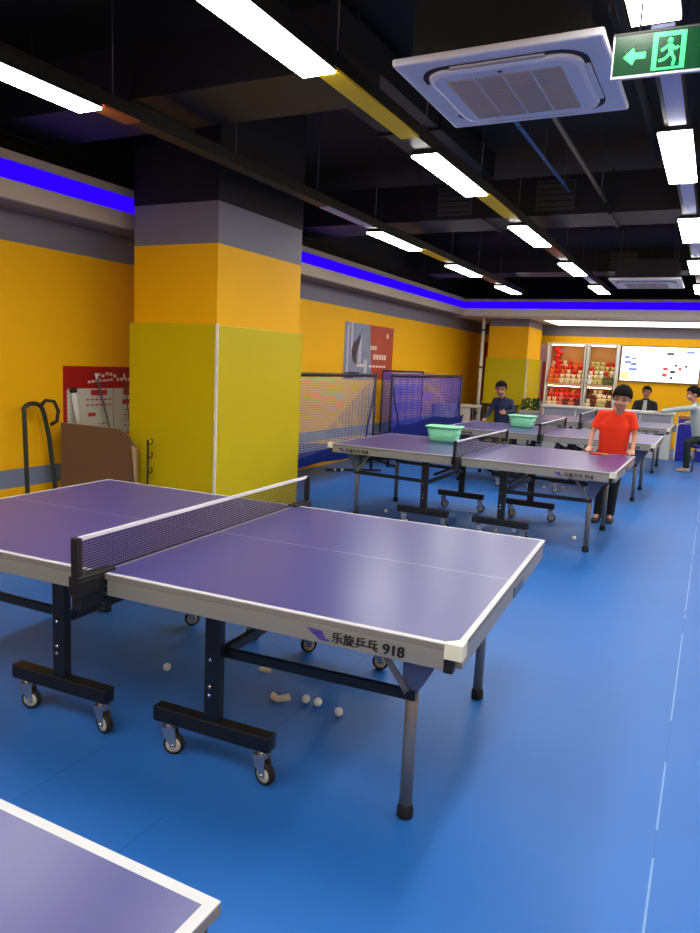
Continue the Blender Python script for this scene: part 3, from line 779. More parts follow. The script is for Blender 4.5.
MB().lathe([(.06, 0), (.06, .012), (.012, .03)], (0, 0, 0), 'hook_dark', n=16).build('stand_foot', t)

# ------------------------------------------------------------------ ball catching nets
def catch_net(x, y0, y1, depth, label, dense, h=1.40):
    t = thing('ball_catch_net', label, 'ball net', (x, (y0+y1)/2, 0), group='blue ball catching nets along the left wall')
    hy = (y1-y0)/2; nm = 'net_blue_dense' if dense else 'net_blue'
    for sy in (-1, 1):
        MB().tube([(0, sy*hy, .0), (0, sy*hy, h+.03)], .021, 'navy_frame', n=10).build('frame_post', t)
        if dense: MB().tube([(-depth, sy*hy*.55, .0), (-depth, sy*hy*.55, h+.07)], .013, 'navy_frame', n=10).build('frame_post', t)
        MB().bar((.16, sy*hy, .02), (-depth-.02, sy*hy*.62, .02), .03, .03, 'navy_frame').build('floor_bar', t)
        s = MB(); s.face([s.bm.verts.new(p) for p in ((0, sy*hy, .42), (-depth, sy*hy*.55, .42), (-depth, sy*hy*.55, h+.06 if dense else .6), (0, sy*hy, h))], 'net_side'); s.build('side_net', t)
        c = MB(); c.tube([(0, sy*hy, h-.02), (.02, sy*(hy-.10), 1.0), (.03, sy*(hy-.24), .7), (.02, sy*(hy-.28), .45)], .012, 'blue_cloth', n=6); c.build('hanging_strap', t)
    MB().tube([(0, -hy, h), (0, hy, h)], .024, 'navy_frame', n=8).build('top_bar', t)
    if dense: MB().tube([(-depth, -hy*.55, h+.06), (-depth, hy*.55, h+.06)], .012, 'navy_frame', n=8).build('top_bar', t)
    s = MB(); s.face([s.bm.verts.new(p) for p in ((0, -hy, .45), (0, hy, .45), (0, hy, h), (0, -hy, h))], nm); s.build('front_net', t)
    if dense:
        s = MB(); s.face([s.bm.verts.new(p) for p in ((-depth, -hy*.55, .45), (-depth, hy*.55, .45), (-depth, hy*.55, h+.06), (-depth, -hy*.55, h+.06))], nm); s.build('back_net', t)
    # cloth trough
    s = MB(); N = 24; M_ = 10; rows = []
    for j in range(M_+1):
        v = j/M_; ang = PI*v
        row = []
        for i in range(N+1):
            u = i/N; yy = -hy+2*hy*u
            sag = .20*math.sin(ang)*(1-.45*(2*u-1)**2)
            row.append(s.bm.verts.new((.10-(depth+.02)*v if False else .10-.50*v, yy, .44+(.24 if dense and v < .05 else .06*dense)-sag*1.15-.03*math.sin(3*PI*u))))
        rows.append(row)
    for a, b in zip(rows[:-1], rows[1:]):
        for i in range(N): s.face([a[i], a[i+1], b[i+1], b[i]], 'blue_cloth', True)
    s.build('cloth_trough', t)
    return t
catch_net(-4.42, 6.75, 9.52, .45, 'ball catching net beside the near column with pale mesh and blue cloth trough', 0)
catch_net(-4.36, 10.0, 13.3, .50, 'darker blue ball catching net standing farther away, left of the third table', 1)

# ------------------------------------------------------------------ mint basins
def basin(x, y, rz, label, z=TH+.0005):
    t = thing('plastic_basin', label, 'basin', (x, y, z), rz, 'mint green basins on the tables')
    def rr(hx, hy, r, z, n=5):
        out = []
        for cx, cy, a0 in ((hx-r, hy-r, 0), (-hx+r, hy-r, PI/2), (-hx+r, -hy+r, PI), (hx-r, -hy+r, 1.5*PI)):
            for i in range(n+1):
                a = a0+PI/2*i/n; out.append((cx+r*math.cos(a), cy+r*math.sin(a), z))
        return out
    b = MB(); b.loft([rr(.135, .10, .04, 0), rr(.15, .115, .045, .03), rr(.175, .14, .05, .165), rr(.17, .135, .05, .165), rr(.145, .11, .045, .035), rr(.13, .095, .04, .008)], 'mint')
    b.build('tub', t)
    b = MB(); b.loft([rr(.175, .14, .05, .158), rr(.195, .16, .06, .160), rr(.195, .16, .06, .172), rr(.172, .137, .05, .172)], 'mint'); b.build('rim', t)
    return t
basin(-2.58, 7.42, .1, 'mint green plastic basin on the table by the child in red')
basin(-2.42, 10.32, -.05, 'mint green plastic basin standing on the third table, farther away')

# ------------------------------------------------------------------ balls on the floor
ball = MB(); ball.ell((0, 0, .02), (.02, .02, .02), 'ball_white', nu=18, nv=12); bme = ball.mesh('ball')
def add_ball(x, y, label, group, first=False):
    o = bpy.data.objects.new('ping_pong_ball', bme); C.objects.link(o); o.location = (x, y, 0.0005); tag(o, label, 'ball', group)
G1 = 'white balls under the nearest whole table'
add_ball(-2.29, 2.637, 'white ball alone on the floor under the net of the nearest whole table', G1)
add_ball(-1.53, 2.715, 'left one of the three white balls in a row under the nearest table', G1)
add_ball(-1.469, 2.719, 'middle one of the three white balls in a row under the nearest table', G1)
add_ball(-1.345, 2.688, 'right one of the three white balls in a row under the nearest table', G1)
def onz(u, v, z=.02):
    k = fwd + r2*((u-350)/FPX) - u2*((v-466.5)/FPX); s_ = (z-CH)/k.z; return k.x*s_, k.y*s_
add_ball(*onz(574, 538), 'white ball on the floor by the front leg of the second table', 'white balls around the second table')
for (u, v), lab in zip(((496, 531), (513.6, 531), (464, 478), (544, 487), (524, 481), (556, 489), (563, 488), (585, 490), (386, 511), (335, 470), (342, 470)),
    ('left ball of two beside the caster under the second table', 'right ball of two beside the caster under the second table', 'ball beyond the net post under the second table', 'ball in the shade under the third table, middle of a loose row', 'leftmost ball of the loose row under the third table', 'ball of a touching pair under the third table, left', 'ball of a touching pair under the third table, right', 'rightmost ball of the loose row under the third table', 'ball beside the left leg of the second table', 'left ball of two in front of the blue cloth trough', 'right ball of two in front of the blue cloth trough')):
    add_ball(*onz(u, v), 'white '+lab, 'white balls around the second table')
# two crumpled scraps
t = thing('paper_scrap', 'bent cream scrap on the floor left of the three balls', 'scrap', (-1.653, 2.684, 0))
mb = MB(); mb.loft([[(-.045, .01, 0), (-.04, -.02, 0), (-.038, -.02, .022), (-.043, .01, .024)], [(0, -.012, 0), (.002, -.03, 0), (.003, -.03, .02), (0, -.012, .022)], [(.03, .03, 0), (.05, .015, 0), (.05, .015, .02), (.03, .03, .026)]], 'scrap', smooth=False); mb.build('scrap_piece', t)
t = thing('paper_scrap', 'small flat cream scrap on the floor behind the cross bar', 'scrap', (-1.88, 2.90, 0))
mb = MB(); mb.loft([[(-.03, -.012, 0), (-.028, .012, 0), (-.028, .012, .012), (-.03, -.012, .014)], [(.03, -.01, 0), (.03, .012, 0), (.03, .012, .016), (.03, -.01, .012)]], 'scrap', smooth=False); mb.build('scrap_piece', t)

# ------------------------------------------------------------------ far end: counter, cabinets, screen
t = thing('reception_counter', 'long white reception counter with its shaded upper front painted grey behind the farthest table', 'counter', (-1.85, 14.9, 0))
MB().box(-1.25, 1.20, .02, .42, .0, .86, 'counter_white', .004).build('body', t)
for a, b in ((-1.22, -.62), (-.58, .02), (.06, .60), (.64, 1.17)):
    MB().box(a, b, .0, .0195, .50, .84, 'counter_grey', .004).build('front_panel', t)  # grey panels paint in the shade on the white counter's upper front
MB().box(-1.28, 1.23, -.03, .46, .861, .90, 'counter_white', .006).build('countertop', t)
t = thing('storage_box', 'blue upright box with an orange brown top, right of the white counter', 'box', (-.42, 15.0, 0))
MB().box(-.13, .13, 0, .35, 0, .80, 'bin_blue', .006).build('body', t)
MB().box(-.14, .14, -.01, .36, .801, .86, 'bin_orange', .005).build('lid', t)
MB().box(-.15, -.131, 0, .35, 0, .86, 'white_strip', .003).build('edge_post', t)
t = thing('storage_box', 'low blue box with a pinkish white top at the right edge', 'box', (.12, 15.1, 0))
MB().box(-.35, .40, 0, .4, 0, .20, 'bin_blue', .006).build('body', t)
MB().box(-.35, .40, .01, .39, .201, .36, 'pink_white', .02).build('top_cushion', t)
struct(MB().box(-.6, RX-.003, 15.52, 15.6, 0, .10, 'white_strip'), 'trim_7')

# menu screen on the far wall
t = thing('wall_screen', 'wide bright white lit board on the far yellow wall', 'screen', (-1.14, YB-.002, 1.84))
SW, SH = .80, .38
MB().box(-SW-.02, SW+.02, -.05, 0, -SH-.02, SH+.02, 'rod_grey', .004).build('frame', t)
MB().box(-SW, SW, -.056, -.0505, -SH, SH, 'screen_white').build('screen_panel', t)
def sr(lst, m, nm):
    q = MB()
    for a, b, w_, h_ in lst: q.box(a-w_/2, a+w_/2, -.058, -.0565, b-h_/2, b+h_/2, m)
    q.build(nm, t)
sr([(-.68, .14, .11, .05), (-.66, .03, .14, .05), (-.53, .11, .10, .035), (-.53, -.01, .12, .06), (-.54, -.12, .17, .05), (.60, .28, .16, .04)], 'screen_blue', 'blue_blocks')
sr([(.13, -.09, .10, .06), (.12, -.22, .10, .07), (.42, -.08, .06, .06)], 'screen_red', 'red_blocks')
sr([(.28, -.15, .10, .06), (.54, -.02, .05, .05), (.20, .24, .14, .05), (.33, -.01, .06, .04), (.26, -.28, .06, .05)], 'screen_dark', 'dark_blocks')
sr([(-.70, -.27, .18, .16), (.42, -.22, .05, .06), (.22, .29, .12, .02)], 'screen_warm', 'warm_blocks')
q = MB()
for i in range(5): q.box(-.40, .10, -.058, -.0565, .18-.09*i, .183-.09*i, 'counter_grey')
q.build('ruled_lines', t)

# display cabinets with plush toys
def cabinet(x0, x1, label):
    t = thing('display_cabinet', label, 'display cabinet', ((x0+x1)/2, 16.85, 0), group='lit display cabinets'); h = (x1-x0)/2
    MB().box(-h, h, .40, .43, .0, 2.24, 'cabinet_back').build('back_panel', t)
    for s in (-1, 1): MB().box(min(s*h, s*(h-.03)), max(s*h, s*(h-.03)), 0, .40, 0, 2.24, 'counter_white', .003).build('side_panel', t)
    MB().box(-h+.03, h-.03, 0.01, .40, 2.20, 2.24, 'counter_white').build('top_panel', t)
    MB().box(-h+.03, h-.03, 0.01, .40, 0, .80, 'counter_white').build('base_panel', t)
    MB().box(-h+.03, h-.03, 0.01, .40, 1.27, 1.33, 'cabinet_shelf', .003).build('shelf', t)
    for j in range(1, 4): MB().box(-h+.035, h-.035, .045+.085*j, .395, 1.3302+.105*(j-1), 1.33+.105*j, 'cabinet_shelf').build('display_step', t)
    for j in range(1, 3): MB().box(-h+.035, h-.035, .045+.10*j, .395, .8002+.105*(j-1), .80+.105*j, 'cabinet_shelf').build('display_step', t)
    MB().box(-h+.08, h-.08, .1, .16, 2.185, 2.199, 'cabinet_lamp').build('strip_lamp', t)
    MB().box(-h+.08, h-.08, .04, .08, 1.257, 1.269, 'cabinet_lamp').build('strip_lamp', t)
    return t
cabinet(-3.52, -2.66, 'left lit display cabinet full of red and orange toys on the far wall')
cabinet(-2.64, -1.98, 'right lit display cabinet with red, white and green toys behind the child in red')
toy_me = {}
def toy_mesh(m):
    if m not in toy_me:
        b = MB(); b.ell((0, 0, .055), (.055, .05, .058), m, nu=12, nv=8); b.ell((0, -.01, .13), (.042, .04, .04), m, nu=12, nv=8)
        for s in (-1, 1):
            b.ell((s*.033, -.005, .165), (.015, .01, .018), m, nu=8, nv=6); b.ell((s*.055, -.02, .07), (.018, .022, .032), m, nu=8, nv=6); b.ell((s*.03, -.045, .018), (.02, .03, .018), m, nu=8, nv=6)
        toy_me[m] = b.mesh('plush_toy')
    return toy_me[m]
cn = dict(toy_red='red', toy_orange='orange', toy_pink='pink', toy_cream='cream', toy_white='white', toy_lime='straw yellow', toy_green='olive green', toy_brown='brown')
def toys(x0, x1, z, pal, where, rows, nx, cab):
    for j in range(rows):
        for i in range(nx):
            m = random.choice(pal[min(j, len(pal)-1)]); o = bpy.data.objects.new('plush_toy', toy_mesh(m)); C.objects.link(o)
            o.location = (x0+(i+.5)*(x1-x0)/nx, 16.85+(.085 if rows == 4 else .09)+((.085 if rows == 4 else .10)*j), z+.105*j+.0005)
            o.rotation_euler = (0, 0, random.uniform(-.4, .4)); o.scale = (1.0, .78, 1.15)
            tag(o, '%s plush toy, %s row on the %s of the %s display cabinet' % (cn[m], ('front', 'second', 'third', 'back')[j], where, cab), 'toy', 'plush toys in the display cabinets')
toys(-3.47, -2.71, 1.3305, [['toy_cream', 'toy_orange', 'toy_pink'], ['toy_red', 'toy_orange', 'toy_cream'], ['toy_red', 'toy_orange'], ['toy_red', 'toy_orange', 'toy_cream']], 'upper shelf', 4, 6, 'left')
toys(-3.47, -2.71, .8005, [['toy_pink', 'toy_cream', 'toy_brown'], ['toy_pink', 'toy_red']], 'lower shelf', 3, 6, 'left')
toys(-2.59, -2.03, 1.3305, [['toy_white', 'toy_green', 'toy_lime'], ['toy_red', 'toy_cream', 'toy_white'], ['toy_red', 'toy_lime', 'toy_brown']], 'upper shelf', 4, 5, 'right')
toys(-2.59, -2.03, .8005, [['toy_cream', 'toy_lime', 'toy_brown'], ['toy_brown', 'toy_cream']], 'lower shelf', 3, 5, 'right')
# big plush in the top of the left cabinet
t = thing('hanging_decoration', 'tall red hanging decoration inside the left display cabinet', 'decoration', (-3.33, 17.18, 1.86))
mb = MB()
for i in range(7): mb.ell((.05*math.sin(i*2.1), -.02, -.12+.07*i), (.075, .05, .05), 'toy_red', nu=10, nv=7)
mb.build('ribbon_cluster', t)
# banner, white framed poster post
t = thing('banner', 'narrow dark maroon hanging banner right of the far column', 'banner', (-3.84, 17.15, 0))
MB().box(-.10, .10, 0, .02, .80, 2.21, 'banner_maroon').build('banner_cloth', t)
MB().tube([(-.11, .01, 2.22), (.11, .01, 2.22)], .012, 'rod_grey', n=8).build('banner_rod', t)
for s_ in (-.09, .09): MB().tube([(s_, .01, 2.22), (s_, .01, 2.663)], .004, 'rod_grey', n=6).build('hanger_rod', t)
t = thing('banner_stand', 'narrow pinkish white standing banner beside the left display cabinet', 'banner', (-3.62, 17.0, 0))
MB().box(-.085, .085, 0, .015, .02, 2.21, 'banner_pink').build('banner_cloth', t)
MB().box(-.085, .085, -.08, .10, .0, .02, 'rod_grey').build('stand_foot', t)
MB().box(-.01, .085, -.003, -.0005, .9, 1.8, 'poster_pinkred').build('printed_words', t)
# planter
t = thing('potted_plant', 'low bushy green plants in a pale planter right of the far column', 'plant', (-3.42, 15.2, 0))
MB().box(-.20, .20, -.14, .14, 0, .74, 'planter', .01).build('planter_box', t)
lf = MB()
for i in range(240):
    a = random.uniform(0, 2*PI); rr_ = random.uniform(0, 1)**.5; x = .19*rr_*math.cos(a); y = .13*rr_*math.sin(a); z = .74+random.uniform(.0, .24)
    d = Euler((random.uniform(-.9, .9), random.uniform(-.9, .9), a)).to_matrix(); L_ = random.uniform(.04, .07)
    pts = [d@Vector(p) for p in ((-.012, 0, 0), (0, -.004, L_*.5-.01), (.012, 0, 0), (.014, .0, L_*.6), (0, 0, L_), (-.014, 0, L_*.6))]
    lf.face([lf.bm.verts.new(Vector((x, y, z))+p) for p in (pts[0], pts[2], pts[3], pts[4], pts[5])], 'leaf')
lf.build('foliage', t)
# small desk by the left wall and dark bench at the column
t = thing('small_desk', 'small pale desk against the left wall beyond the ball nets', 'desk', (-4.72, 14.25, 0))
MB().box(-.44, .44, -.3, .3, .78, .82, 'desk_top', .005).build('desktop', t)
MB().box(-.42, .42, -.28, -.26, .45, .78, 'desk_top').build('front_panel', t)
for a in (-.40, .40):
    for b in (-.26, .26): MB().box(a-.02, a+.02, b-.02, b+.02, 0, .779, 'desk_top').build('leg', t)
t = thing('bench', 'dark narrow bench in front of the far column', 'bench', (-4.0, 15.2, 0))
MB().box(-.48, .30, -.15, .15, .78, .83, 'bench_dark', .006).build('bench_top', t)
for a in (-.42, .24):
    for b in (-.11, .11): MB().box(a-.02, a+.02, b-.02, b+.02, 0, .779, 'bench_dark').build('leg', t)

# ------------------------------------------------------------------ people
def V(*a): return Vector(a)
def add_head(mb, c, M, k=1.0):
    """head volumes in head space: x right, -y front, z up; centre at eye height; k scales"""
    def P(x, y, z): return c+M@(Vector((x, y, z))*k)
    mb.ell(P(0, .012, .022), (.073*k, .090*k, .088*k), 'skin', M)
    mb.ell(P(0, -.022, -.035), (.058*k, .062*k, .070*k), 'skin', M)
    mb.ell(P(0, -.048, -.078), (.026*k, .024*k, .020*k), 'skin', M)
    mb.cone(P(0, -.080, .0), .008*k, P(0, -.096, -.028), .012*k, 'skin', n=10)
    for s in (-1, 1):
        mb.ell(P(s*.011, -.084, -.033), (.009*k, .010*k, .007*k), 'skin', M, nu=8, nv=6)
        mb.ell(P(s*.075, .012, -.005), (.010*k, .018*k, .030*k), 'skin', M, nu=10, nv=8)
        mb.ell(P(s*.036, -.058, -.036), (.026*k, .022*k, .024*k), 'skin', M, nu=10, nv=8)
def face_parts(par, c, M, k=1.0):
    def P(x, y, z): return c+M@(Vector((x, y, z))*k)
    for s in (-1, 1):
        e = MB(); e.ell(P(s*.031, -.079, .0), (.0135*k, .006*k, .006*k), 'eye_dark', M, nu=12, nv=8); e.build('eye', par)
        e = MB(); e.cone(P(s*.016, -.082, .018), .0035*k, P(s*.046, -.073, .021), .003*k, 'hair', n=8); e.build('eyebrow', par)
    e = MB(); e.cone(P(-.018, -.079, -.055), .005*k, P(.018, -.079, -.055), .005*k, 'lip', n=8); e.build('mouth', par)
def hair_part(par, c, M, k=1.0, fringe=.035, seed=1):
    rnd = random.Random(seed)
    bm = bmesh.new(); nu, nv = 36, 20; rows = []
    for j in range(nv+1):
        t_ = PI*j/nv; row = []
        for i in range(nu):
            a = 2*PI*i/nu
            x, y, z = .087*math.sin(t_)*math.cos(a), .104*math.sin(t_)*math.sin(a), .104*math.cos(t_)
            front = max(0, -math.sin(a)); 
            lim = -.075+(fringe+.075)*min(1, front*1.7)**.8
            if abs(math.cos(a)) > .85: lim = max(lim, -.022)
            lim += .010*math.sin(i*2.7+seed)+.004*rnd.random()
            if z < lim:
                f = lim
                z = f
            jit = 1+.035*math.sin(i*3.1)*math.sin(j*1.3)
            row.append(bm.verts.new(c+M@(Vector((x*jit, y*jit+.012, z+.026))*k)))
        rows.append(row)
    for a_, b_ in zip(rows[:-1], rows[1:]):
        for i in range(nu):
            j = (i+1) % nu
            vs = [a_[i], a_[j], b_[j], b_[i]]
            if (vs[0].co-vs[3].co).length < 1e-4 and (vs[1].co-vs[2].co).length < 1e-4: continue
            try: f = bm.faces.new(vs); f.smooth = True
            except ValueError: pass
    bmesh.ops.remove_doubles(bm, verts=bm.verts[:], dist=1e-4)
    # drop the flattened underside
    me = bpy.data.meshes.new('hair'); bmesh.ops.recalc_face_normals(bm, faces=bm.faces[:]); bm.to_mesh(me); bm.free(); me.materials.append(MATS['hair'])
    return link_mesh(me, 'hair', par)
def add_hand(mb, wrist, fdir, pdir, k=1.0, curl=.25, thumb=1):
    """wrist point, finger direction, palm normal (towards what is touched)"""
    f = Vector(fdir).normalized(); p = Vector(pdir); p = (p-f*p.dot(f)).normalized(); s = f.cross(p)*thumb
    w = Vector(wrist)
    for q in (-.022, -.008, .008, .022):
        mb.cone(w+s*q*.7*k, .013*k, w+f*.068*k+s*q*k, .011*k, 'skin', n=10)
    for i, (q, L1) in enumerate(((.026, .062), (.009, .070), (-.009, .065), (-.025, .050))):
        b = w+f*.066*k+s*q*k; sp_ = (f+s*q*3.0).normalized()
        m1 = b+(sp_*math.cos(curl)+p*math.sin(curl))*L1*.5*k
        m2 = m1+(sp_*math.cos(curl*2.6)+p*math.sin(curl*2.6))*L1*.5*k
        mb.cone(b, .0085*k, m1, .0075*k, 'skin', n=8); mb.cone(m1, .0075*k, m2, .006*k, 'skin', n=8)
    b = w+f*.018*k+s*.024*k
    t1 = b+(f*.75+s*.65).normalized()*.036*k; t2 = t1+(f*.95+s*.25+p*.2).normalized()*.028*k
    mb.cone(b, .011*k, t1, .009*k, 'skin', n=8); mb.cone(t1, .009*k, t2, .007*k, 'skin', n=8)
def person(label, J, hk, Mh, shirt, pants, shoes, arm_r, leg_r, tors, sleeve='long', hand=None, skin='skin', fringe=.035, seed=1, shoe_dir=None, base=None, jacket=None):
    """J: joints in world coordinates. body = one continuous skin; garments, hair and shoes are its children."""
    base = Vector(base)
    t = thing('person', label, 'person', base)
    J = {k_: Vector(v)-base for k_, v in J.items()}
    tw, td, hw, hd = tors            # chest half width/depth, hip half width/depth
    b = MB()
    b.cone(J['pelvis'], (hw*.86, hd*.86), J['chest'], (tw*.86, td*.86), 'skin', n=18)
    b.cone(J['chest'], (tw*.86, td*.82), J['neck']-Vector((0, 0, .03)), (tw*.4, td*.5), 'skin', n=16)
    b.cone(J['neck']-Vector((0, 0, .05)), .045*hk, J['head']-Mh@Vector((0, -.01, .06))*hk, .040*hk, 'skin')
    add_head(b, J['head'], Mh, hk)
    for s in 'LR':
        b.cone(J['chest']*.3+J['sh'+s]*.7, arm_r*1.15, J['sh'+s], arm_r*1.1, 'skin')
        b.cone(J['sh'+s], arm_r*1.1, J['el'+s], arm_r*.82, 'skin'); b.cone(J['el'+s], arm_r*.84, J['wr'+s], arm_r*.56, 'skin')
        fd, pd, cu, th = hand[s]; add_hand(b, J['wr'+s], fd, pd, hk*.88, cu, th)
        b.cone(J['hip'+s], leg_r*1.05, J['kn'+s], leg_r*.72, 'skin'); b.cone(J['kn'+s], leg_r*.74, J['an'+s], leg_r*.46, 'skin')
        sd = Vector(shoe_dir[s]).normalized()
        b.cone(J['an'+s], leg_r*.44, J['an'+s]+sd*.09+Vector((0, 0, -.03)), leg_r*.42, 'skin')
    body = link_mesh(remeshed(b, 'body', .0065, 3, skin), 'body', t)
    face_parts(body, J['head'], Mh, hk)
    hair_part(body, J['head'], Mh, hk, fringe, seed)
    # shirt
    g = MB()
    g.cone(J['hem'] if 'hem' in J else J['pelvis'], (hw*1.06, hd*1.12), J['chest'], (tw*1.02, td*1.08), 'skin', n=22, flat0=True)
    g.cone(J['chest'], (tw*1.02, td*1.08), J['neck']-Vector((0, 0, .035)), (tw*.46, td*.62), 'skin', n=20, flat1=False)
    for s in 'LR':
        g.cone(J['neck']-Vector((0, 0, .045)), arm_r*1.1, J['sh'+s], arm_r*1.22, 'skin'); g.cone(J['chest'], td*.9, J['sh'+s], arm_r*1.15, 'skin')
        if sleeve == 'short':
            q = J['sh'+s].lerp(J['el'+s], .72); g.cone(J['sh'+s], arm_r*1.25, q, arm_r*1.55, 'skin', flat1=True)
        else:
            g.cone(J['sh'+s], arm_r*1.25, J['el'+s], arm_r*1.2, 'skin'); g.cone(J['el'+s], arm_r*1.25, J['el'+s].lerp(J['wr'+s], .96), arm_r*.95, 'skin', flat1=True)
    link_mesh(remeshed(g, 'shirt', .009, 3, shirt), 'shirt', body)
    if jacket:
        q = MB(); d = (Mh@Vector((0, -1, 0))); d.z = 0; d.normalize()
        c0 = J['chest']+d*(td*1.04); c1 = J['neck']+d*(td*.55)-Vector((0, 0, .03)); side = d.cross(Vector((0, 0, 1)))
        q.loft([[c0-Vector((0, 0, .25))+side*.035+d*.012, c0-Vector((0, 0, .25))-side*.035+d*.012, c0-Vector((0, 0, .25))-side*.035-d*.02, c0-Vector((0, 0, .25))+side*.035-d*.02], [c0+side*.04+d*.02, c0-side*.04+d*.02, c0-side*.04-d*.03, c0+side*.04-d*.03], [c1+side*.03+d*.02, c1-side*.03+d*.02, c1-side*.03-d*.03, c1+side*.03-d*.03]], jacket, smooth=False); q.build('shirt_front', body)
    # trousers
    g = MB()
    pv = J['pelvis']
    g.cone(pv+Vector((0, 0, .06)), (hw, hd), (J['hipL']+J['hipR'])/2, (hw*1.0, hd*1.0), 'skin', n=20)
    for s in 'LR':
        g.cone(J['hip'+s], leg_r*1.22, J['kn'+s], leg_r*.98, 'skin'); g.cone(J['kn'+s], leg_r*.98, J['an'+s]+Vector((0, 0, .0)), leg_r*.78, 'skin', flat1=True)
    link_mesh(remeshed(g, 'trousers', .009, 3, pants), 'trousers', body)
    for s in 'LR':
        sd = Vector(shoe_dir[s]).normalized(); z0 = J['an'+s].z-.068; a = J['an'+s]
        fl = Vector((a.x, a.y, z0)); sh = MB(); sh_s = sd.cross(Vector((0, 0, 1)))
        def rg(off, wid, hh):
            o_ = fl+sd*off
            return [o_+sh_s*wid*math.cos(q)+Vector((0, 0, hh*.5+hh*.5*math.sin(q) if math.sin(q) > -.6 else 0)) for q in [2*PI*i/14 for i in range(14)]]
        sh.loft([rg(-.055, .018, .05), rg(-.045, .032, .085), rg(0, .038, .09), rg(.05, .040, .07), rg(.10, .043, .05), rg(.14, .038, .042), rg(.165, .018, .028)], shoes)
        sh.build('shoe', body)
    return t
def headM(yaw, pitch, roll=0): return (Matrix.Rotation(yaw, 3, 'Z') @ Matrix.Rotation(pitch, 3, 'X') @ Matrix.Rotation(roll, 3, 'Y'))
# child in red, leaning on the table with both hands
person('child in an orange red t-shirt leaning with both hands on the second table',
    dict(pelvis=(-.90, 8.03, .74), hem=(-.90, 8.01, .70), chest=(-.885, 7.93, 1.05), neck=(-.865, 7.87, 1.215), head=(-.83, 7.78, 1.335),
         shL=(-1.03, 7.92, 1.165), shR=(-.735, 7.92, 1.165), elL=(-1.105, 7.93, .955), elR=(-.685, 7.93, .955), wrL=(-1.11, 7.80, .805), wrR=(-.685, 7.79, .805),
         hipL=(-.975, 8.02, .70), hipR=(-.83, 8.03, .70), knL=(-.965, 8.0, .38), knR=(-.86, 8.02, .38), anL=(-.985, 8.0, .068), anR=(-.87, 8.06, .068)),
    1.12, headM(-.05, .16, .06), 'shirt_red', 'trouser_black', 'shoe_dark', .034, .062, (.158, .098, .135, .092), sleeve='short',
    hand=dict(L=((.05, -1, -.12), (0, 0, -1), .10, 1), R=((.05, -1, -.12), (0, 0, -1), .10, -1)), fringe=.012, seed=3, shoe_dir=dict(L=(-.1, -1, 0), R=(.15, -1, 0)), base=(-.90, 8.02, 0))
t = thing('table_tennis_bat', 'red rubber bat lying on the table by the hand of the child in red', 'bat', (-1.0, 7.62, TH+.001), .9)
mb = MB()
def bat_ring(z, k=1): return [(.075*k*math.cos(2*PI*i/24), .078*k*math.sin(2*PI*i/24), z) for i in range(24)]
mb.loft([bat_ring(.0), bat_ring(.012)], 'bat_red', smooth=False); mb.build('blade', t)
MB().box(-.013, .013, -.165, -.07, 0.0, .02, 'bat_wood', .005).build('handle', t)

# child in navy between the third and farthest tables
person('child in a navy long sleeved top playing at the left end of the farther tables',
    dict(pelvis=(-3.10, 11.74, .70), hem=(-3.10, 11.74, .64), chest=(-3.09, 11.70, 1.0), neck=(-3.09, 11.67, 1.14), head=(-3.12, 11.62, 1.255),
         shL=(-3.225, 11.70, 1.07), shR=(-2.955, 11.70, 1.06), elL=(-3.29, 11.66, .88), elR=(-2.88, 11.62, .90), wrL=(-3.31, 11.48, .76), wrR=(-2.98, 11.46, .88),
         hipL=(-3.17, 11.74, .68), hipR=(-3.03, 11.74, .68), knL=(-3.18, 11.70, .37), knR=(-3.02, 11.72, .37), anL=(-3.19, 11.74, .068), anR=(-3.0, 11.78, .068)),
    1.10, headM(.1, .2, 0), 'shirt_navy', 'trouser_black', 'shoe_dark', .033, .058, (.135, .088, .115, .085),
    hand=dict(L=((.1, -1, -.1), (0, 0, -1), .35, 1), R=((-.3, -1, .1), (-1, 0, 0), .6, -1)), skin='skin_dim', fringe=.03, seed=5, shoe_dir=dict(L=(0, -1, 0), R=(.1, -1, 0)), base=(-3.10, 11.74, 0))
# person behind the counter
person('person in a dark jacket over a white top seated behind the white counter',
    dict(pelvis=(-1.24, 15.88, .60), hem=(-1.24, 15.88, .56), chest=(-1.235, 15.84, .93), neck=(-1.23, 15.81, 1.12), head=(-1.225, 15.78, 1.25),
         shL=(-1.41, 15.84, 1.03), shR=(-1.06, 15.84, 1.03), elL=(-1.47, 15.78, .78), elR=(-1.0, 15.78, .78), wrL=(-1.40, 15.64, .68), wrR=(-1.06, 15.64, .68),
         hipL=(-1.33, 15.84, .58), hipR=(-1.15, 15.84, .58), knL=(-1.34, 15.60, .50), knR=(-1.14, 15.60, .50), anL=(-1.34, 15.62, .068), anR=(-1.14, 15.62, .068)),
    1.08, headM(.0, .1, 0), 'jacket_black', 'trouser_black', 'shoe_dark', .040, .066, (.175, .10, .14, .10),
    hand=dict(L=((.6, -.6, -.2), (0, 0, -1), .5, 1), R=((-.6, -.6, -.2), (0, 0, -1), .5, -1)), skin='skin_dim', fringe=.035, seed=8, shoe_dir=dict(L=(0, -1, 0), R=(0, -1, 0)), base=(-1.24, 15.84, 0), jacket='jacket_white')
t = thing('stool', 'stool standing out of view under the person in the grey hoodie', 'stool', (-.10, 13.44, 0))
MB().lathe([(.15, .41), (.16, .42), (.16, .455), (.15, .46)], (0, 0, 0), 'bin_blue', n=20).build('seat', t)
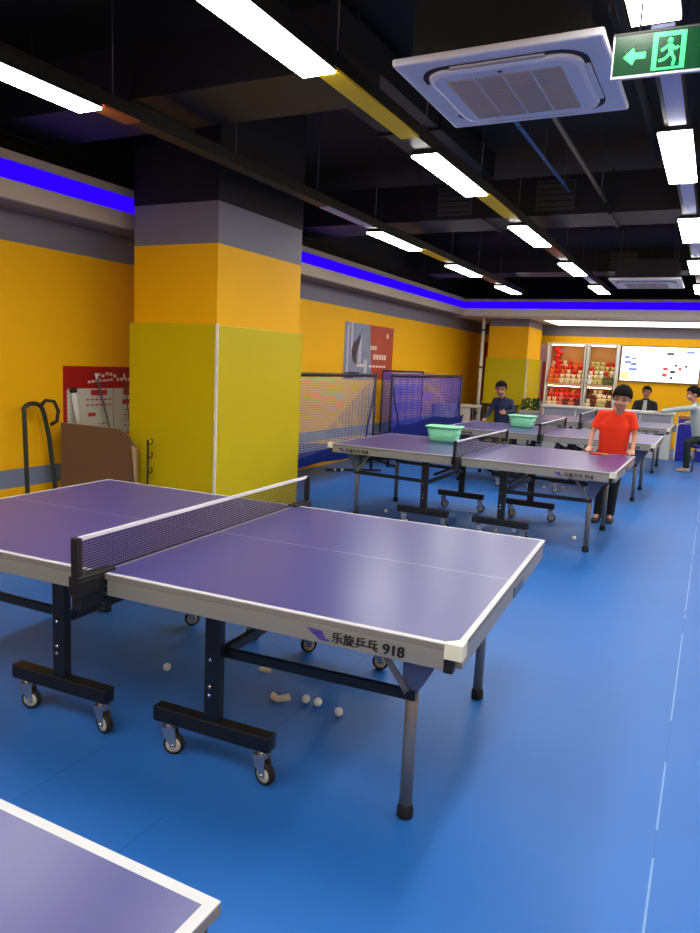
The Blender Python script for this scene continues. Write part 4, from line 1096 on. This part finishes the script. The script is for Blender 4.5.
for a in range(4):
    c_, s_ = math.cos(a*PI/2+.78), math.sin(a*PI/2+.78); MB().tube([(.15*c_, .15*s_, 0), (.11*c_, .11*s_, .409)], .012, 'rod_grey', n=8).build('leg', t)
t = thing('stool', 'stool hidden behind the white counter under the seated person', 'stool', (-1.24, 15.92, 0))
MB().lathe([(.15, .39), (.16, .40), (.16, .435), (.15, .44)], (0, 0, 0), 'bench_dark', n=20).build('seat', t)
for a in range(4):
    c_, s_ = math.cos(a*PI/2+.78), math.sin(a*PI/2+.78); MB().tube([(.15*c_, .15*s_, 0), (.11*c_, .11*s_, .389)], .012, 'rod_grey', n=8).build('leg', t)
# person at the right edge, sideways, arm held out
person('person in a pale grey hoodie at the right edge, one arm held out',
    dict(pelvis=(-.13, 13.42, .60), hem=(-.13, 13.42, .60), chest=(-.20, 13.36, .97), neck=(-.26, 13.32, 1.17), head=(-.315, 13.30, 1.315),
         shL=(-.27, 13.20, 1.09), shR=(-.17, 13.52, 1.09), elL=(-.53, 13.14, 1.05), elR=(-.20, 13.60, .85), wrL=(-.76, 13.14, 1.0), wrR=(-.40, 13.56, .80),
         hipL=(-.13, 13.34, .58), hipR=(-.11, 13.52, .58), knL=(-.31, 13.28, .50), knR=(.24, 13.60, .34), anL=(-.29, 13.27, .068), anR=(.40, 13.62, .068)),
    1.10, headM(-PI/2+.15, .12, 0), 'hoodie_grey', 'trouser_green', 'shoe_light', .038, .062, (.13, .13, .12, .12),
    hand=dict(L=((-1, 0, -.05), (0, 0, -1), .5, -1), R=((-1, -.2, -.1), (0, 0, -1), .5, 1)), fringe=.03, seed=12, shoe_dir=dict(L=(-1, -.1, 0), R=(-1, -.1, 0)), base=(-.13, 13.42, 0))
t = thing('table_tennis_bat', 'bat held out over the farthest table by the person in grey', 'bat', (-.90, 13.14, .985), 1.2)
mb = MB(); mb.loft([bat_ring(.0), bat_ring(.012)], 'ac_white', smooth=False); mb.build('blade', t)
MB().box(-.013, .013, -.15, -.07, 0.0, .02, 'bat_wood', .005).build('handle', t)
